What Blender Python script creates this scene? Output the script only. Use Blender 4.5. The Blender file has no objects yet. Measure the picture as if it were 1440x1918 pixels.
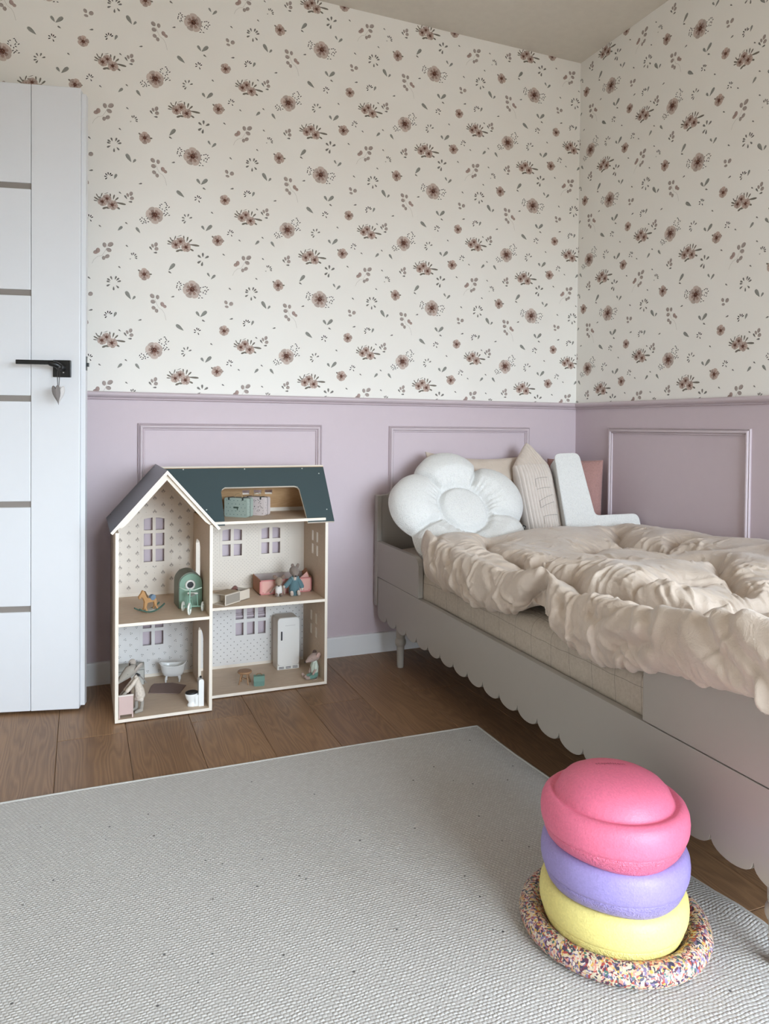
import bpy, math, random
import numpy as np
from mathutils import Vector, Matrix, noise as mnoise
from mathutils.geometry import tessellate_polygon
random.seed(7)
PI = math.pi
SC = bpy.context.scene
COL = SC.collection

# ------------------------------------------------------------------ camera, world, light, exposure
def set_camera():
    yaw, pitch, roll, f, ppx, ppy = .3916, -.0177, .0097, 1379.5, 720., 822.2
    fw = Vector((math.sin(yaw)*math.cos(pitch), math.cos(yaw)*math.cos(pitch), math.sin(pitch)))
    r0 = Vector((math.cos(yaw), -math.sin(yaw), 0)); u0 = r0.cross(fw)
    r = r0*math.cos(roll) + u0*math.sin(roll); u = -r0*math.sin(roll) + u0*math.cos(roll)
    cd = bpy.data.cameras.new('camera'); cam = bpy.data.objects.new('camera', cd); COL.objects.link(cam)
    cam.matrix_world = Matrix(((r.x, u.x, -fw.x, -2.0333), (r.y, u.y, -fw.y, -2.7012), (r.z, u.z, -fw.z, .8979), (0, 0, 0, 1)))
    cd.sensor_fit = 'VERTICAL'; cd.sensor_height = 36; cd.lens = f/1918*36
    cd.shift_x = (720-ppx)/1918; cd.shift_y = -(959-ppy)/1918
    cd.clip_start = .02
    SC.camera = cam
set_camera()
w = bpy.data.worlds.new('world'); SC.world = w; w.use_nodes = True
def set_world():
    """overcast sky above the horizon, darker ground below it; it reaches the room through the windows only"""
    nt = w.node_tree; bg = nt.nodes['Background']
    tc = nt.nodes.new('ShaderNodeTexCoord'); sp = nt.nodes.new('ShaderNodeSeparateXYZ'); nt.links.new(tc.outputs['Generated'], sp.inputs[0])
    r = nt.nodes.new('ShaderNodeValToRGB'); mr = nt.nodes.new('ShaderNodeMapRange'); mr.inputs[1].default_value = -1; mr.inputs[2].default_value = 1
    nt.links.new(sp.outputs[2], mr.inputs[0]); nt.links.new(mr.outputs[0], r.inputs[0])
    e = r.color_ramp.elements; e[0].position = .47; e[0].color = (.12, .125, .12, 1); e[1].position = .52; e[1].color = (.755, .88, 1., 1)
    nt.links.new(r.outputs[0], bg.inputs[0]); bg.inputs[1].default_value = SKY
SKY = 21.0
set_world()
def area_light(name, loc, target, sx, sy, power, col, spread=180):
    l = bpy.data.lights.new(name, 'AREA'); l.shape = 'RECTANGLE'; l.size = sx; l.size_y = sy
    l.energy = power; l.color = col; l.spread = math.radians(spread)
    o = bpy.data.objects.new(name, l); COL.objects.link(o); o.location = loc
    d = Vector(target)-Vector(loc); o.rotation_euler = d.to_track_quat('-Z', 'Y').to_euler()
    return o
# sampling portals in the window openings (they give no light of their own): the tall window beyond the
# foot of the bed in the right wall and a smaller one behind the camera, both outside the frame
p = area_light('window_portal', (.05, -3.45, 1.10), (-2, -3.45, 1.10), 1.2, 2.0, 1, (1, 1, 1)); p.data.cycles.is_portal = True
p = area_light('window_portal', (-.84, -4.40, 1.08), (-.84, 0, 1.08), 1.56, 1.74, 1, (1, 1, 1)); p.data.cycles.is_portal = True
SC.view_settings.view_transform = 'Standard'; SC.view_settings.look = 'None'
SC.view_settings.exposure = 0.32; SC.view_settings.gamma = 1.0; SC.view_settings.use_curve_mapping = False

# ------------------------------------------------------------------ materials
def lin(c):
    if isinstance(c, str): c = [int(c[i:i+2], 16)/255 for i in (0, 2, 4)]
    return tuple((x/12.92 if x <= .04045 else ((x+.055)/1.055)**2.4) for x in c)
class NT:
    def __init__(s, name):
        s.m = bpy.data.materials.new(name); s.m.use_nodes = True; s.t = s.m.node_tree
        s.b = s.t.nodes['Principled BSDF']
    def n(s, typ, **kw):
        x = s.t.nodes.new(typ)
        for k, v in kw.items():
            if k.startswith('i_'):
                key = k[2:]; key = int(key) if key.isdigit() else key
                x.inputs[key].default_value = v
            else: setattr(x, k, v)
        return x
    def l(s, a, b): s.t.links.new(a, b)
    def math(s, op, a, b=None, c=None):
        x = s.t.nodes.new('ShaderNodeMath'); x.operation = op
        for i, v in enumerate((a, b, c)):
            if v is None: continue
            if isinstance(v, (int, float)): x.inputs[i].default_value = v
            else: s.l(v, x.inputs[i])
        return x.outputs[0]
    def ramp(s, fac, stops):
        x = s.t.nodes.new('ShaderNodeValToRGB'); e = x.color_ramp.elements
        while len(e) < len(stops): e.new(.5)
        for el, (p, c) in zip(e, stops): el.position = p; el.color = (*lin(c), 1)
        s.l(fac, x.inputs[0]); return x.outputs[0]
    def mix(s, fac, a, b, mode='MIX'):
        x = s.t.nodes.new('ShaderNodeMix'); x.data_type = 'RGBA'; x.blend_type = mode
        for sock, v in ((x.inputs[0], fac), (x.inputs[6], a), (x.inputs[7], b)):
            if isinstance(v, (int, float)): sock.default_value = v
            elif isinstance(v, (tuple, str)): sock.default_value = (*lin(v), 1)
            else: s.l(v, sock)
        return x.outputs[2]
    def coord(s, kind='Object', scale=(1, 1, 1)):
        c = s.n('ShaderNodeTexCoord'); mp = s.n('ShaderNodeMapping'); mp.inputs['Scale'].default_value = scale
        s.l(c.outputs[kind], mp.inputs[0]); return mp.outputs[0]
    def noise(s, vec, scale, detail=3, rough=.55, dist=0):
        x = s.n('ShaderNodeTexNoise'); x.inputs['Scale'].default_value = scale; x.inputs['Detail'].default_value = detail
        x.inputs['Roughness'].default_value = rough; x.inputs['Distortion'].default_value = dist
        s.l(vec, x.inputs['Vector']); return x.outputs['Fac']
    def bump(s, h, strength, dist=.001):
        x = s.n('ShaderNodeBump'); x.inputs['Strength'].default_value = strength; x.inputs['Distance'].default_value = dist
        s.l(h, x.inputs['Height']); s.l(x.outputs[0], s.b.inputs['Normal']); return x
MATS = {}
def plain(name, col, rough=.6, bump=None, var=.06, spec=.5, metal=0, sheen=0, nscale=30):
    """paint / plastic / felt: a base colour with slight procedural variation and optional fine relief (scale, height)"""
    if name in MATS: return MATS[name]
    t = NT(name); c = lin(col); v = t.coord()
    n = t.noise(v, nscale, 3)
    d = tuple(x*(1-var) for x in c); u = tuple(min(1, x*(1+var)) for x in c)
    x = t.t.nodes.new('ShaderNodeMix'); x.data_type = 'RGBA'; t.l(n, x.inputs[0])
    x.inputs[6].default_value = (*d, 1); x.inputs[7].default_value = (*u, 1)
    t.l(x.outputs[2], t.b.inputs['Base Color'])
    t.b.inputs['Roughness'].default_value = rough; t.b.inputs['Specular IOR Level'].default_value = spec
    t.b.inputs['Metallic'].default_value = metal; t.b.inputs['Sheen Weight'].default_value = sheen
    if bump: t.bump(t.noise(v, bump[0], 4, .6), 1.0, bump[1])
    MATS[name] = t.m; return t.m
def vcol(name, rough=.8):
    if name in MATS: return MATS[name]
    t = NT(name); a = t.n('ShaderNodeAttribute', attribute_name='Col')
    n = t.noise(t.coord('Object'), 900, 2); m = t.mix(n, (.86, .86, .86), (1., 1., 1.))
    t.l(t.mix(1.0, a.outputs['Color'], m, 'MULTIPLY'), t.b.inputs['Base Color'])
    t.b.inputs['Roughness'].default_value = rough; t.b.inputs['Specular IOR Level'].default_value = .2
    MATS[name] = t.m; return t.m
def wood(name, dark, light, rough=.45, scale=1., axis=1, bump=.0004, cathedral=1., spec=.4, rnd=True):
    if name in MATS: return MATS[name]
    t = NT(name); sc = [9*scale, 9*scale, 9*scale]; sc[axis] = 1.0*scale
    c = t.n('ShaderNodeTexCoord'); oi = t.n('ShaderNodeObjectInfo')
    off = t.n('ShaderNodeVectorMath', operation='SCALE'); off.inputs[0].default_value = (7.3, 3.1, 5.7)
    t.l(oi.outputs['Random'], off.inputs['Scale'])
    mp = t.n('ShaderNodeMapping'); mp.inputs['Scale'].default_value = sc
    t.l(c.outputs['Object'], mp.inputs[0])
    add = t.n('ShaderNodeVectorMath', operation='ADD'); t.l(mp.outputs[0], add.inputs[0]); t.l(off.outputs[0], add.inputs[1])
    v = add.outputs[0]
    wn = t.n('ShaderNodeTexNoise'); wn.inputs['Scale'].default_value = 1.1; wn.inputs['Detail'].default_value = 2.5
    t.l(v, wn.inputs['Vector'])
    rings = t.math('FRACT', t.math('MULTIPLY', wn.outputs['Fac'], 26*cathedral))
    rings = t.math('ABSOLUTE', t.math('SUBTRACT', rings, .5))
    mp2 = t.n('ShaderNodeMapping'); s2 = [60, 60, 60]; s2[axis] = 2.5; mp2.inputs['Scale'].default_value = s2
    t.l(v, mp2.inputs[0]); s2b = t.noise(mp2.outputs[0], 1.0, 4, .7)
    big = t.noise(v, .5, 2)
    f = t.math('ADD', t.math('MULTIPLY', rings, .50), t.math('MULTIPLY', s2b, .62))
    f = t.math('ADD', f, t.math('MULTIPLY', big, .42))
    f = t.math('ADD', f, t.math('MULTIPLY', oi.outputs['Random'], .14 if rnd else 0))
    md = tuple((a+b)/2 for a, b in zip(hexs(dark), hexs(light)))
    t.l(t.ramp(f, [(.25, hexs(dark)), (.62, md), (1.0, hexs(light))]), t.b.inputs['Base Color'])
    t.b.inputs['Roughness'].default_value = rough; t.b.inputs['Specular IOR Level'].default_value = spec
    if bump: t.bump(f, .6, bump)
    MATS[name] = t.m; return t.m
def hexs(h): return tuple(int(h[i:i+2], 16)/255 for i in (0, 2, 4))

# ------------------------------------------------------------------ mesh builder
class MB:
    def __init__(s): s.v = []; s.f = []; s.c = []; s.mi = []
    def add(s, verts, faces, col=None, mi=0):
        b = len(s.v); s.v += [tuple(p) for p in verts]
        for f in faces: s.f.append(tuple(i+b for i in f)); s.c.append(col); s.mi.append(mi)
        return s
    def box(s, x0, y0, z0, x1, y1, z1, R=None, o=(0, 0, 0), mi=0):
        vs = [Vector((x, y, z)) for x in (x0, x1) for y in (y0, y1) for z in (z0, z1)]
        if R: vs = [R @ p + Vector(o) for p in vs]
        else: vs = [p+Vector(o) for p in vs]
        return s.add(vs, [(0, 1, 3, 2), (4, 6, 7, 5), (0, 4, 5, 1), (2, 3, 7, 6), (0, 2, 6, 4), (1, 5, 7, 3)], mi=mi)
    def prism(s, outer, h, O=(0, 0, 0), X=(1, 0, 0), Y=(0, 0, 1), N=(0, -1, 0), holes=(), mi=0, mside=None):
        """polygon (with holes) in plane O + a X + b Y, extruded h along N"""
        O, X, Y, N = Vector(O), Vector(X), Vector(Y), Vector(N)
        loops = [list(outer)]+[list(q) for q in holes]
        tri = tessellate_polygon([[Vector((a, b, 0)) for a, b in lp] for lp in loops])
        flat = [p for lp in loops for p in lp]; n = len(flat)
        vs = [O+X*a+Y*b for a, b in flat]+[O+X*a+Y*b+N*h for a, b in flat]
        nrm = X.cross(Y); fl = nrm.dot(N) > 0
        fs = []
        for t in tri:
            a, b, c = [Vector((*flat[i], 0)) for i in t]
            ccw = (b-a).cross(c-a).z > 0
            t1 = t if (ccw != fl) else t[::-1]
            fs.append(tuple(t1)); fs.append(tuple(i+n for i in t1[::-1]))
        s.add(vs, fs, mi=mi); base = len(s.v)-2*n
        k = 0; sf = []
        for li, lp in enumerate(loops):
            m = len(lp); A = sum(lp[i][0]*lp[(i+1) % m][1]-lp[(i+1) % m][0]*lp[i][1] for i in range(m))
            fw = (A > 0) == fl if li == 0 else (A < 0) == fl
            for i in range(m):
                a, b = k+i, k+(i+1) % m
                q = (a, b, b+n, a+n)
                sf.append(q if fw else q[::-1])
            k += m
        for q in sf: s.f.append(tuple(i+base for i in q)); s.c.append(None); s.mi.append(mi if mside is None else mside)
        return s
    def loft(s, pts, rad, seg=12, cap=True, flat=1.0, up=(0, 0, 1), mi=0):
        """tapered round tube through pts with rounded ends; flat squashes it along up"""
        pts = [Vector(p) for p in pts]; rad = list(rad)
        if cap:
            d0 = (pts[0]-pts[1]).normalized(); d1 = (pts[-1]-pts[-2]).normalized(); r0, r1 = rad[0], rad[-1]
            A = [(pts[0]+d0*r0*math.sin(a), r0*math.cos(a)) for a in (1.5, 1.1, .75, .4)]
            B = [(pts[-1]+d1*r1*math.sin(a), r1*math.cos(a)) for a in (.4, .75, 1.1, 1.5)]
            pts = [a[0] for a in A]+pts+[b[0] for b in B]; rad = [a[1] for a in A]+rad+[b[1] for b in B]
        n = len(pts); vs = []; prev = None
        for i in range(n):
            d = (pts[min(i+1, n-1)]-pts[max(i-1, 0)]).normalized()
            u = Vector(up)-d*Vector(up).dot(d) if prev is None else prev-d*prev.dot(d)
            if u.length < 1e-4: u = Vector((1, .1, 0))-d*d.x
            u.normalize(); prev = u; w_ = d.cross(u)
            for k in range(seg):
                a = 2*PI*k/seg; vs.append(pts[i]+u*math.cos(a)*rad[i]*flat+w_*math.sin(a)*rad[i])
        fs = [(i*seg+k, i*seg+(k+1) % seg, (i+1)*seg+(k+1) % seg, (i+1)*seg+k) for i in range(n-1) for k in range(seg)]
        fs += [tuple(range(seg))[::-1], tuple((n-1)*seg+k for k in range(seg))]
        return s.add(vs, fs, mi=mi)
    def lathe(s, prof, seg=32, O=(0, 0, 0), fn=None, mi=0):
        vs = []; m = len(prof)
        for k in range(seg):
            a = 2*PI*k/seg
            for j, (r, z) in enumerate(prof):
                dz = fn(a, r, z, j) if fn else 0
                vs.append((O[0]+r*math.cos(a), O[1]+r*math.sin(a), O[2]+z+dz))
        fs = []
        for k in range(seg):
            for j in range(m-1):
                fs.append((k*m+j, ((k+1) % seg)*m+j, ((k+1) % seg)*m+j+1, k*m+j+1))
        if prof[0][0] > 1e-6: fs.append(tuple(k*m for k in range(seg))[::-1])
        if prof[-1][0] > 1e-6: fs.append(tuple(k*m+m-1 for k in range(seg)))
        return s.add(vs, fs, mi=mi)
    def grid(s, P, closed=False, mi=0):
        """P: (rows, cols, 3) array"""
        P = np.asarray(P); nv, nu = P.shape[:2]
        fs = [(j*nu+i, j*nu+(i+1) % nu, (j+1)*nu+(i+1) % nu, (j+1)*nu+i) for j in range(nv-1) for i in range(nu if closed else nu-1)]
        return s.add([tuple(map(float, p)) for p in P.reshape(-1, 3)], fs, mi=mi)
    def xf(s, M, start=0):
        s.v = s.v[:start]+[tuple(M @ Vector(p)) for p in s.v[start:]]; return s
def obj(name, mb, mat, parent=None, smooth=False, bevel=0, bseg=2, angle=None, sub=0, loc=None, rot=None, local=False):
    me = bpy.data.meshes.new(name); me.from_pydata(mb.v, [], mb.f)
    for m in (mat if isinstance(mat, (list, tuple)) else [mat]): me.materials.append(m)
    me.polygons.foreach_set('material_index', mb.mi)
    if any(c is not None for c in mb.c):
        at = me.color_attributes.new('Col', 'FLOAT_COLOR', 'CORNER'); arr = []
        for p in me.polygons: arr += list((*(mb.c[p.index] or (1, 1, 1)), 1))*p.loop_total
        at.data.foreach_set('color', arr)
    if smooth: me.polygons.foreach_set('use_smooth', [True]*len(me.polygons))
    me.update()
    o = bpy.data.objects.new(name, me); COL.objects.link(o)
    if parent is not None:
        o.parent = parent
        if not local:
            o.matrix_parent_inverse = MW(parent).inverted()
    if loc is not None: o.location = loc
    if rot is not None: o.rotation_euler = rot
    if bevel:
        b = o.modifiers.new('bevel', 'BEVEL'); b.width = bevel; b.segments = bseg; b.limit_method = 'ANGLE'; b.angle_limit = math.radians(40)
    if sub:
        b = o.modifiers.new('subdivision', 'SUBSURF'); b.levels = sub; b.render_levels = sub
    if angle is not None:
        me.polygons.foreach_set('use_smooth', [True]*len(me.polygons)); me.set_sharp_from_angle(angle=math.radians(angle))
    return o
def MW(o):
    m = Matrix.LocRotScale(o.location, o.rotation_euler, o.scale)
    return (MW(o.parent) @ o.matrix_parent_inverse @ m) if o.parent else m
def tag(o, label, cat, group=None):
    o['label'] = label; o['category'] = cat
    if group: o['group'] = group
    return o
def thing(name, label, cat, loc=(0, 0, 0), rz=0, group=None):
    o = bpy.data.objects.new(name, None); COL.objects.link(o); o.empty_display_size = .05
    o.location = loc; o.rotation_euler = (0, 0, rz); return tag(o, label, cat, group)
def struct(o): o['kind'] = 'structure'; return o
def stuff(o): o['kind'] = 'stuff'; return o
def rect(x0, y0, x1, y1): return [(x0, y0), (x1, y0), (x1, y1), (x0, y1)]
def rrect(x0, y0, x1, y1, r, n=5, corners=(1, 1, 1, 1)):
    P = []
    for (cx, cy, a0, on, px, py) in ((x1-r, y0+r, -90, corners[1], x1, y0), (x1-r, y1-r, 0, corners[2], x1, y1), (x0+r, y1-r, 90, corners[3], x0, y1), (x0+r, y0+r, 180, corners[0], x0, y0)):
        if on:
            for k in range(n+1):
                a = math.radians(a0+90*k/n); P.append((cx+r*math.cos(a), cy+r*math.sin(a)))
        else: P.append((px, py))
    return P
RZ = lambda a: Matrix.Rotation(a, 3, 'Z')
# ------------------------------------------------------------------ room
ZC, ZRAIL = 2.503, 1.007
XL, YF = -2.86, -4.35            # left wall, wall behind the camera
m_ceil = plain('ceiling_paint', 'd8d0c4', .9)
m_paint = plain('lilac_paint', 'cdbdc3', .55, var=.02)
m_white = plain('white_lacquer', 'ebebec', .4, var=.01)
m_wallin = plain('plain_wall_paint', 'd0c9bf', .9)
t = NT('wallpaper_ground'); t.l(t.ramp(t.noise(t.coord(), 2.5, 3), [(.3, 'f2eee7'), (.7, 'f5f2ec')]), t.b.inputs['Base Color'])
t.b.inputs['Roughness'].default_value = .75; t.b.inputs['Specular IOR Level'].default_value = .25
t.bump(t.noise(t.coord(), 400, 2), .25, .0003); m_paper = t.m
m_print = vcol('printed_ink')
LEAVES=[(124,212,5,15,11.6,3),(118,207,-5,13,8.5,3),(114,199,-9,13,6.2,1),(123,201,13,6,12.3,3),(118,191,13,1,6.2,1),(207,517,5,16,11.7,3),(201,513,-5,13,8.6,3),(197,504,-9,12,6.2,1),(205,507,13,6,12.5,3),(201,496,13,1,6.2,1),(31,566,-8,6,4.5,1),(116,585,-8,6,4.6,1),(118,507,-8,6,4.6,1),(450,509,-9,6,4.8,1),(94,432,-8,6,4.6,1),(95,215,-8,6,4.6,1),(407,655,-8,6,4.8,1),(473,387,-9,7,4.9,1),(261,345,12,4,5.1,1),(467,280,13,4,5.3,1),(151,256,12,4,5.0,1),(84,560,15,16,9.2,0),(157,559,-14,19,9.3,0),(305,230,-27,20,12.7,0),(376,594,-10,14,8.8,0),(381,591,22,23,12.0,0),(253,439,21,26,12.5,0),(263,429,-11,6,5.5,1),(396,428,-9,14,7.2,0),(400,420,16,17,8.8,0),(127,328,-17,27,13.1,0),(132,327,10,13,7.7,0),(361,283,-13,18,9.6,0),(363,282,23,23,12.8,0),(380,266,-11,6,5.6,1),(-2,594,6,3,2.6,2),(-4,596,3,6,2.6,2),(-8,597,-1,7,2.6,2),(-11,593,-5,3,2.6,2),(-12,589,-6,-3,2.6,2),(-4,587,3,-5,2.6,2),(322,629,11,5,5.1,1),(317,633,4,12,5.1,1),(311,632,-6,10,5.1,1),(308,627,-11,3,5.1,1),(308,622,-11,-5,5.1,1),(311,619,-7,-10,5.1,1),(139,475,9,3,4.6,1),(137,478,7,8,4.6,1),(134,480,2,10,4.6,1),(131,479,-3,9,4.6,1),(139,472,9,-2,4.6,1),(124,464,-1,5,1.5,1),(124,464,3,5,1.5,1),(378,493,14,9,7.6,1),(371,496,0,16,7.6,1),(365,493,-12,9,7.6,1),(365,483,-13,-10,7.6,1),(370,480,-3,-16,7.6,1),(82,384,13,5,6.1,1),(79,388,10,10,6.1,1),(75,391,5,13,6.1,1),(66,390,-5,12,6.1,1),(61,386,-11,7,6.1,1),(60,382,-12,2,6.1,1),(60,374,-12,-7,6.1,1),(71,368,0,-14,6.1,1),(79,372,9,-9,6.1,1),(60,272,6,4,3.1,2),(57,274,4,7,3.0,2),(53,275,-1,7,3.0,2),(49,272,-5,5,3.0,2),(48,268,-7,0,3.0,2),(49,264,-5,-5,3.0,2),(72,263,8,18,8.4,0),(358,232,6,3,2.8,2),(355,234,3,6,2.8,2),(352,235,-1,7,2.8,2),(348,232,-6,3,2.8,2),(348,228,-6,-3,2.8,2),(355,225,3,-6,2.8,2),(458,334,-8,13,11.3,3),(467,331,12,11,13.8,3),(450,326,14,-2,8.9,3),(43,498,-3,17,12.9,3),(52,504,17,12,14.5,3),(47,493,17,-5,13.7,3),(44,463,13,11,12.2,3),(38,455,2,14,11.4,3),(6,476,15,7,12.8,4),(19,477,3,18,13.6,4),(204,338,-12,13,14.0,3),(216,334,0,16,11.7,3),(209,324,-17,2,14.0,3),(209,300,-13,7,12.5,3),(214,287,-3,14,11.7,3),(235,310,-6,16,13.3,4),(234,314,12,-6,11.0,4),(2,440,6,14,1.5,5),(8,454,11,11,1.5,5),(18,465,16,5,1.5,5),(34,470,11,19,1.5,5),(45,489,7,16,1.5,5),(245,263,-5,21,1.6,5),(240,285,-8,13,1.6,5),(232,298,-11,7,1.6,5),(220,305,-8,15,1.6,5),(213,320,-6,15,1.6,5),(431,561,16,1,5.6,6),(182,419,15,1,5.4,6),(414,566,-12,9,5.6,6),(162,424,-12,8,5.4,6),(225,195,5,1,2.3,2),(251,186,4,4,2.4,2),(239,171,0,5,2.4,2),(245,196,-2,5,2.4,2),(248,178,-5,2,2.4,2),(225,188,-3,5,2.3,2),(249,192,-4,3,2.4,2),(225,182,-5,2,2.3,2),(241,184,4,4,2.4,2),(231,176,-1,5,2.3,2),(237,203,5,1,2.4,2),(172,135,-3,4,2.3,2),(168,122,-5,0,2.3,2),(155,132,3,5,2.3,2),(181,129,5,1,2.3,2),(177,123,-2,5,2.3,2),(177,131,-5,2,2.3,2),(180,138,1,5,2.3,2),(164,138,-2,5,2.3,2),(158,127,4,4,2.3,2),(170,124,-2,5,2.3,2),(176,147,4,3,2.3,2),(289,370,-2,5,2.4,2),(291,394,5,3,2.4,2),(280,378,1,5,2.4,2),(293,389,5,1,2.4,2),(308,393,-5,0,2.4,2),(291,398,-3,5,2.4,2),(280,384,3,5,2.4,2),(292,380,-1,5,2.4,2),(307,381,-3,4,2.4,2),(283,393,1,5,2.4,2),(296,374,-5,3,2.4,2),(384,365,-5,1,2.4,2),(377,391,5,1,2.4,2),(360,386,5,1,2.4,2),(373,366,0,6,2.4,2),(366,370,-4,3,2.4,2),(376,376,5,3,2.4,2),(387,380,5,2,2.4,2),(360,378,2,5,2.4,2),(384,371,1,6,2.4,2),(385,386,2,5,2.4,2),(370,388,5,2,2.4,2),(241,160,5,3,2.4,2),(251,159,5,2,2.4,2),(251,166,-5,2,2.4,2),(234,162,4,4,2.4,2),(239,155,2,5,2.4,2),(355,348,5,2,2.4,2),(351,351,1,5,2.4,2),(363,356,-3,4,2.4,2),(353,359,5,3,2.4,2),(372,350,-5,1,2.4,2),(72,184,39,-4,6.9,6),(28,182,-21,12,5.3,6),(23,190,-9,16,3.8,6),(28,193,6,18,3.8,6),(68,191,5,19,5.3,6),(60,197,-1,15,4.6,6),(73,188,13,14,5.4,6),(54,166,-20,-9,6.9,6),(61,161,-16,2,6.9,6),(75,171,16,-9,6.1,6),(35,191,-15,5,4.6,6),(22,181,-16,2,3.8,6),(38,207,15,7,1.9,6),(21,181,8,6,4.6,7),(36,195,6,8,4.6,7),(53,179,8,6,4.6,7),(76,178,-3,9,4.6,7),(43,169,5,9,4.6,7),(318,537,42,-2,7.1,6),(271,532,-23,11,5.5,6),(266,540,-10,16,3.9,6),(271,544,6,19,3.9,6),(314,544,5,20,5.5,6),(305,550,-1,16,4.7,6),(319,541,14,15,5.5,6),(298,517,-21,-10,7.1,6),(306,513,-17,1,7.1,6),(322,523,17,-8,6.3,6),(278,542,-16,4,4.7,6),(264,531,-17,1,3.9,6),(281,559,16,8,2.0,6),(264,529,6,9,4.7,7),(286,547,-6,8,4.7,7),(300,528,3,10,4.7,7),(325,534,-9,4,4.8,7),(291,519,-3,10,4.7,7)]
FLOWERS=[(206,156,31.2,'A',15),(333,378,31.7,'B',40),(423,560,20.1,'s',14),(171,418,20.1,'s',33),(448,237,18.6,'s',22),(49,193,15.2,'s',31),(34,181,16.0,'s',27),(66,174,17.6,'s',43),(293,544,15.8,'s',14),(277,531,16.5,'s',41),(312,526,18.2,'s',57)]
INK = {0: 'a3a29b', 1: '8a8680', 2: '4a4441', 3: 'bbada6', 4: 'bfa79f', 5: 'c6bfb6', 6: '857e73', 7: '5a453d'}
def clip_poly(P, x0, z0, x1, z1):
    for ax, lim, sg in ((0, x0, 1), (0, x1, -1), (1, z0, 1), (1, z1, -1)):
        Q = []
        for i in range(len(P)):
            a, b = P[i-1], P[i]; da, db = (a[ax]-lim)*sg, (b[ax]-lim)*sg
            if (da >= 0) != (db >= 0):
                f = da/(da-db); Q.append(tuple(a[k]+(b[k]-a[k])*f for k in (0, 1)))
            if db >= 0: Q.append(b)
        P = Q
        if len(P) < 3: return None
    return P
def petal(cx, cz, ang, r0, r1, w, n=7):
    """rounded wedge from r0 to r1"""
    ca, sa = math.cos(ang), math.sin(ang); P = [(r0, -w*.22), (r0+(r1-r0)*.55, -w*.95)]
    for k in range(n): a = -PI/2*.8+PI*.8*k/(n-1); P.append((r1-w*.55+w*.6*math.cos(a), w*math.sin(a)))
    P += [(r0+(r1-r0)*.55, w*.95), (r0, w*.22)]
    return [(cx+x*ca-y*sa, cz+x*sa+y*ca) for x, y in P]
def disc(cx, cz, r, n=10): return [(cx+r*math.cos(2*PI*k/n), cz+r*math.sin(2*PI*k/n)) for k in range(n)]
def print_tile():
    """one repeat of the paper as flat polygons: (points in metres, colour, layer)"""
    rnd = random.Random(5); out = []
    for x, z, dx, dz, w_, c in LEAVES:
        x, z, dx, dz, w_ = x/1000, z/1000, dx/1000, dz/1000, w_/1000
        if c == 2: x, z, dx, dz, w_ = x-dx*.2, z-dz*.2, dx*1.4, dz*1.4, w_*1.35
        L = math.hypot(dx, dz) or 1e-4; ux, uz = dx/L, dz/L
        if c == 5: prof = [(0, .5), (1, .5)]
        elif c in (3, 4): prof = [(0, .12), (.12, .62), (.35, .95), (.6, 1), (.85, .72), (.97, .3)]
        else: prof = [(0, .06), (.2, .45), (.45, .85), (.68, 1), (.86, .8), (.96, .4)]
        pt = lambda a, b: (x+ux*a*L-uz*b*w_/2, z+uz*a*L+ux*b*w_/2)
        P = [pt(a, b) for a, b in prof]+[pt(a, -b) for a, b in prof[::-1]]
        out.append((P, lin(INK[c]), 0 if c < 5 else 1))
        if c in (3, 4, 0):
            d = tuple(k*.72 for k in lin(INK[c])); sg = rnd.choice((1, -1))
            out.append(([pt(a, sg*b) for a, b in prof]+[pt(a, sg*b*.55) for a, b in prof[::-1]], d, 1))
            out.append(([pt(.05, .04), pt(.9, .06), pt(.9, -.06), pt(.05, -.04)], d, 2))
    for x, z, r, k, rot in FLOWERS:
        x, z, r = x/1000, z/1000, r/1000; big = k != 's'; n = 7 if big else 6; tw = rnd.random()
        for i in range(n):
            a = math.radians(rot)+2*PI*i/n+rnd.uniform(-.12, .12); rr = r*rnd.uniform(.86, 1.05)
            tone = rnd.uniform(.94, 1.05)*(1.08 if i % 2 else .88)
            base = tuple(q*tone for q in lin('dac9bf' if big else 'cbb6ab'))
            out.append((petal(x, z, a, r*.12, rr, r*(.40 if big else .44)), base, 3+i % 2))
            out.append((petal(x, z, a+.06, r*.1, rr*.66, r*.17), tuple(q*tone for q in lin('b59a8e')), 5))
            for da in (-.28, 0, .26) if big else (0,):
                ca, sa = math.cos(a+da), math.sin(a+da); w_ = r*.022
                out.append(([(x+r*.2*ca-w_*sa, z+r*.2*sa+w_*ca), (x+rr*.86*ca, z+rr*.86*sa), (x+r*.2*ca+w_*sa, z+r*.2*sa-w_*ca)], lin('8f7065'), 6))
        out.append((disc(x, z, r*(.27 if big else .3)), lin('7a5347'), 7))
        for i in range(13 if big else 7):
            a = rnd.random()*6.28; q = r*rnd.uniform(.12, .36)
            out.append((disc(x+q*math.cos(a), z+q*math.sin(a), r*.055, 6), lin('43261f'), 8))
        out.append((disc(x, z, r*.1, 7), lin('3c221c'), 8)); out.append((disc(x+r*.03, z+r*.03, r*.05, 6), lin('b48f78'), 9))
    return out
TILE = print_tile(); TILE_N = [(i % 13, q) for i, q in enumerate(TILE)]; TW, TH = .4755, .4715
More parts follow.
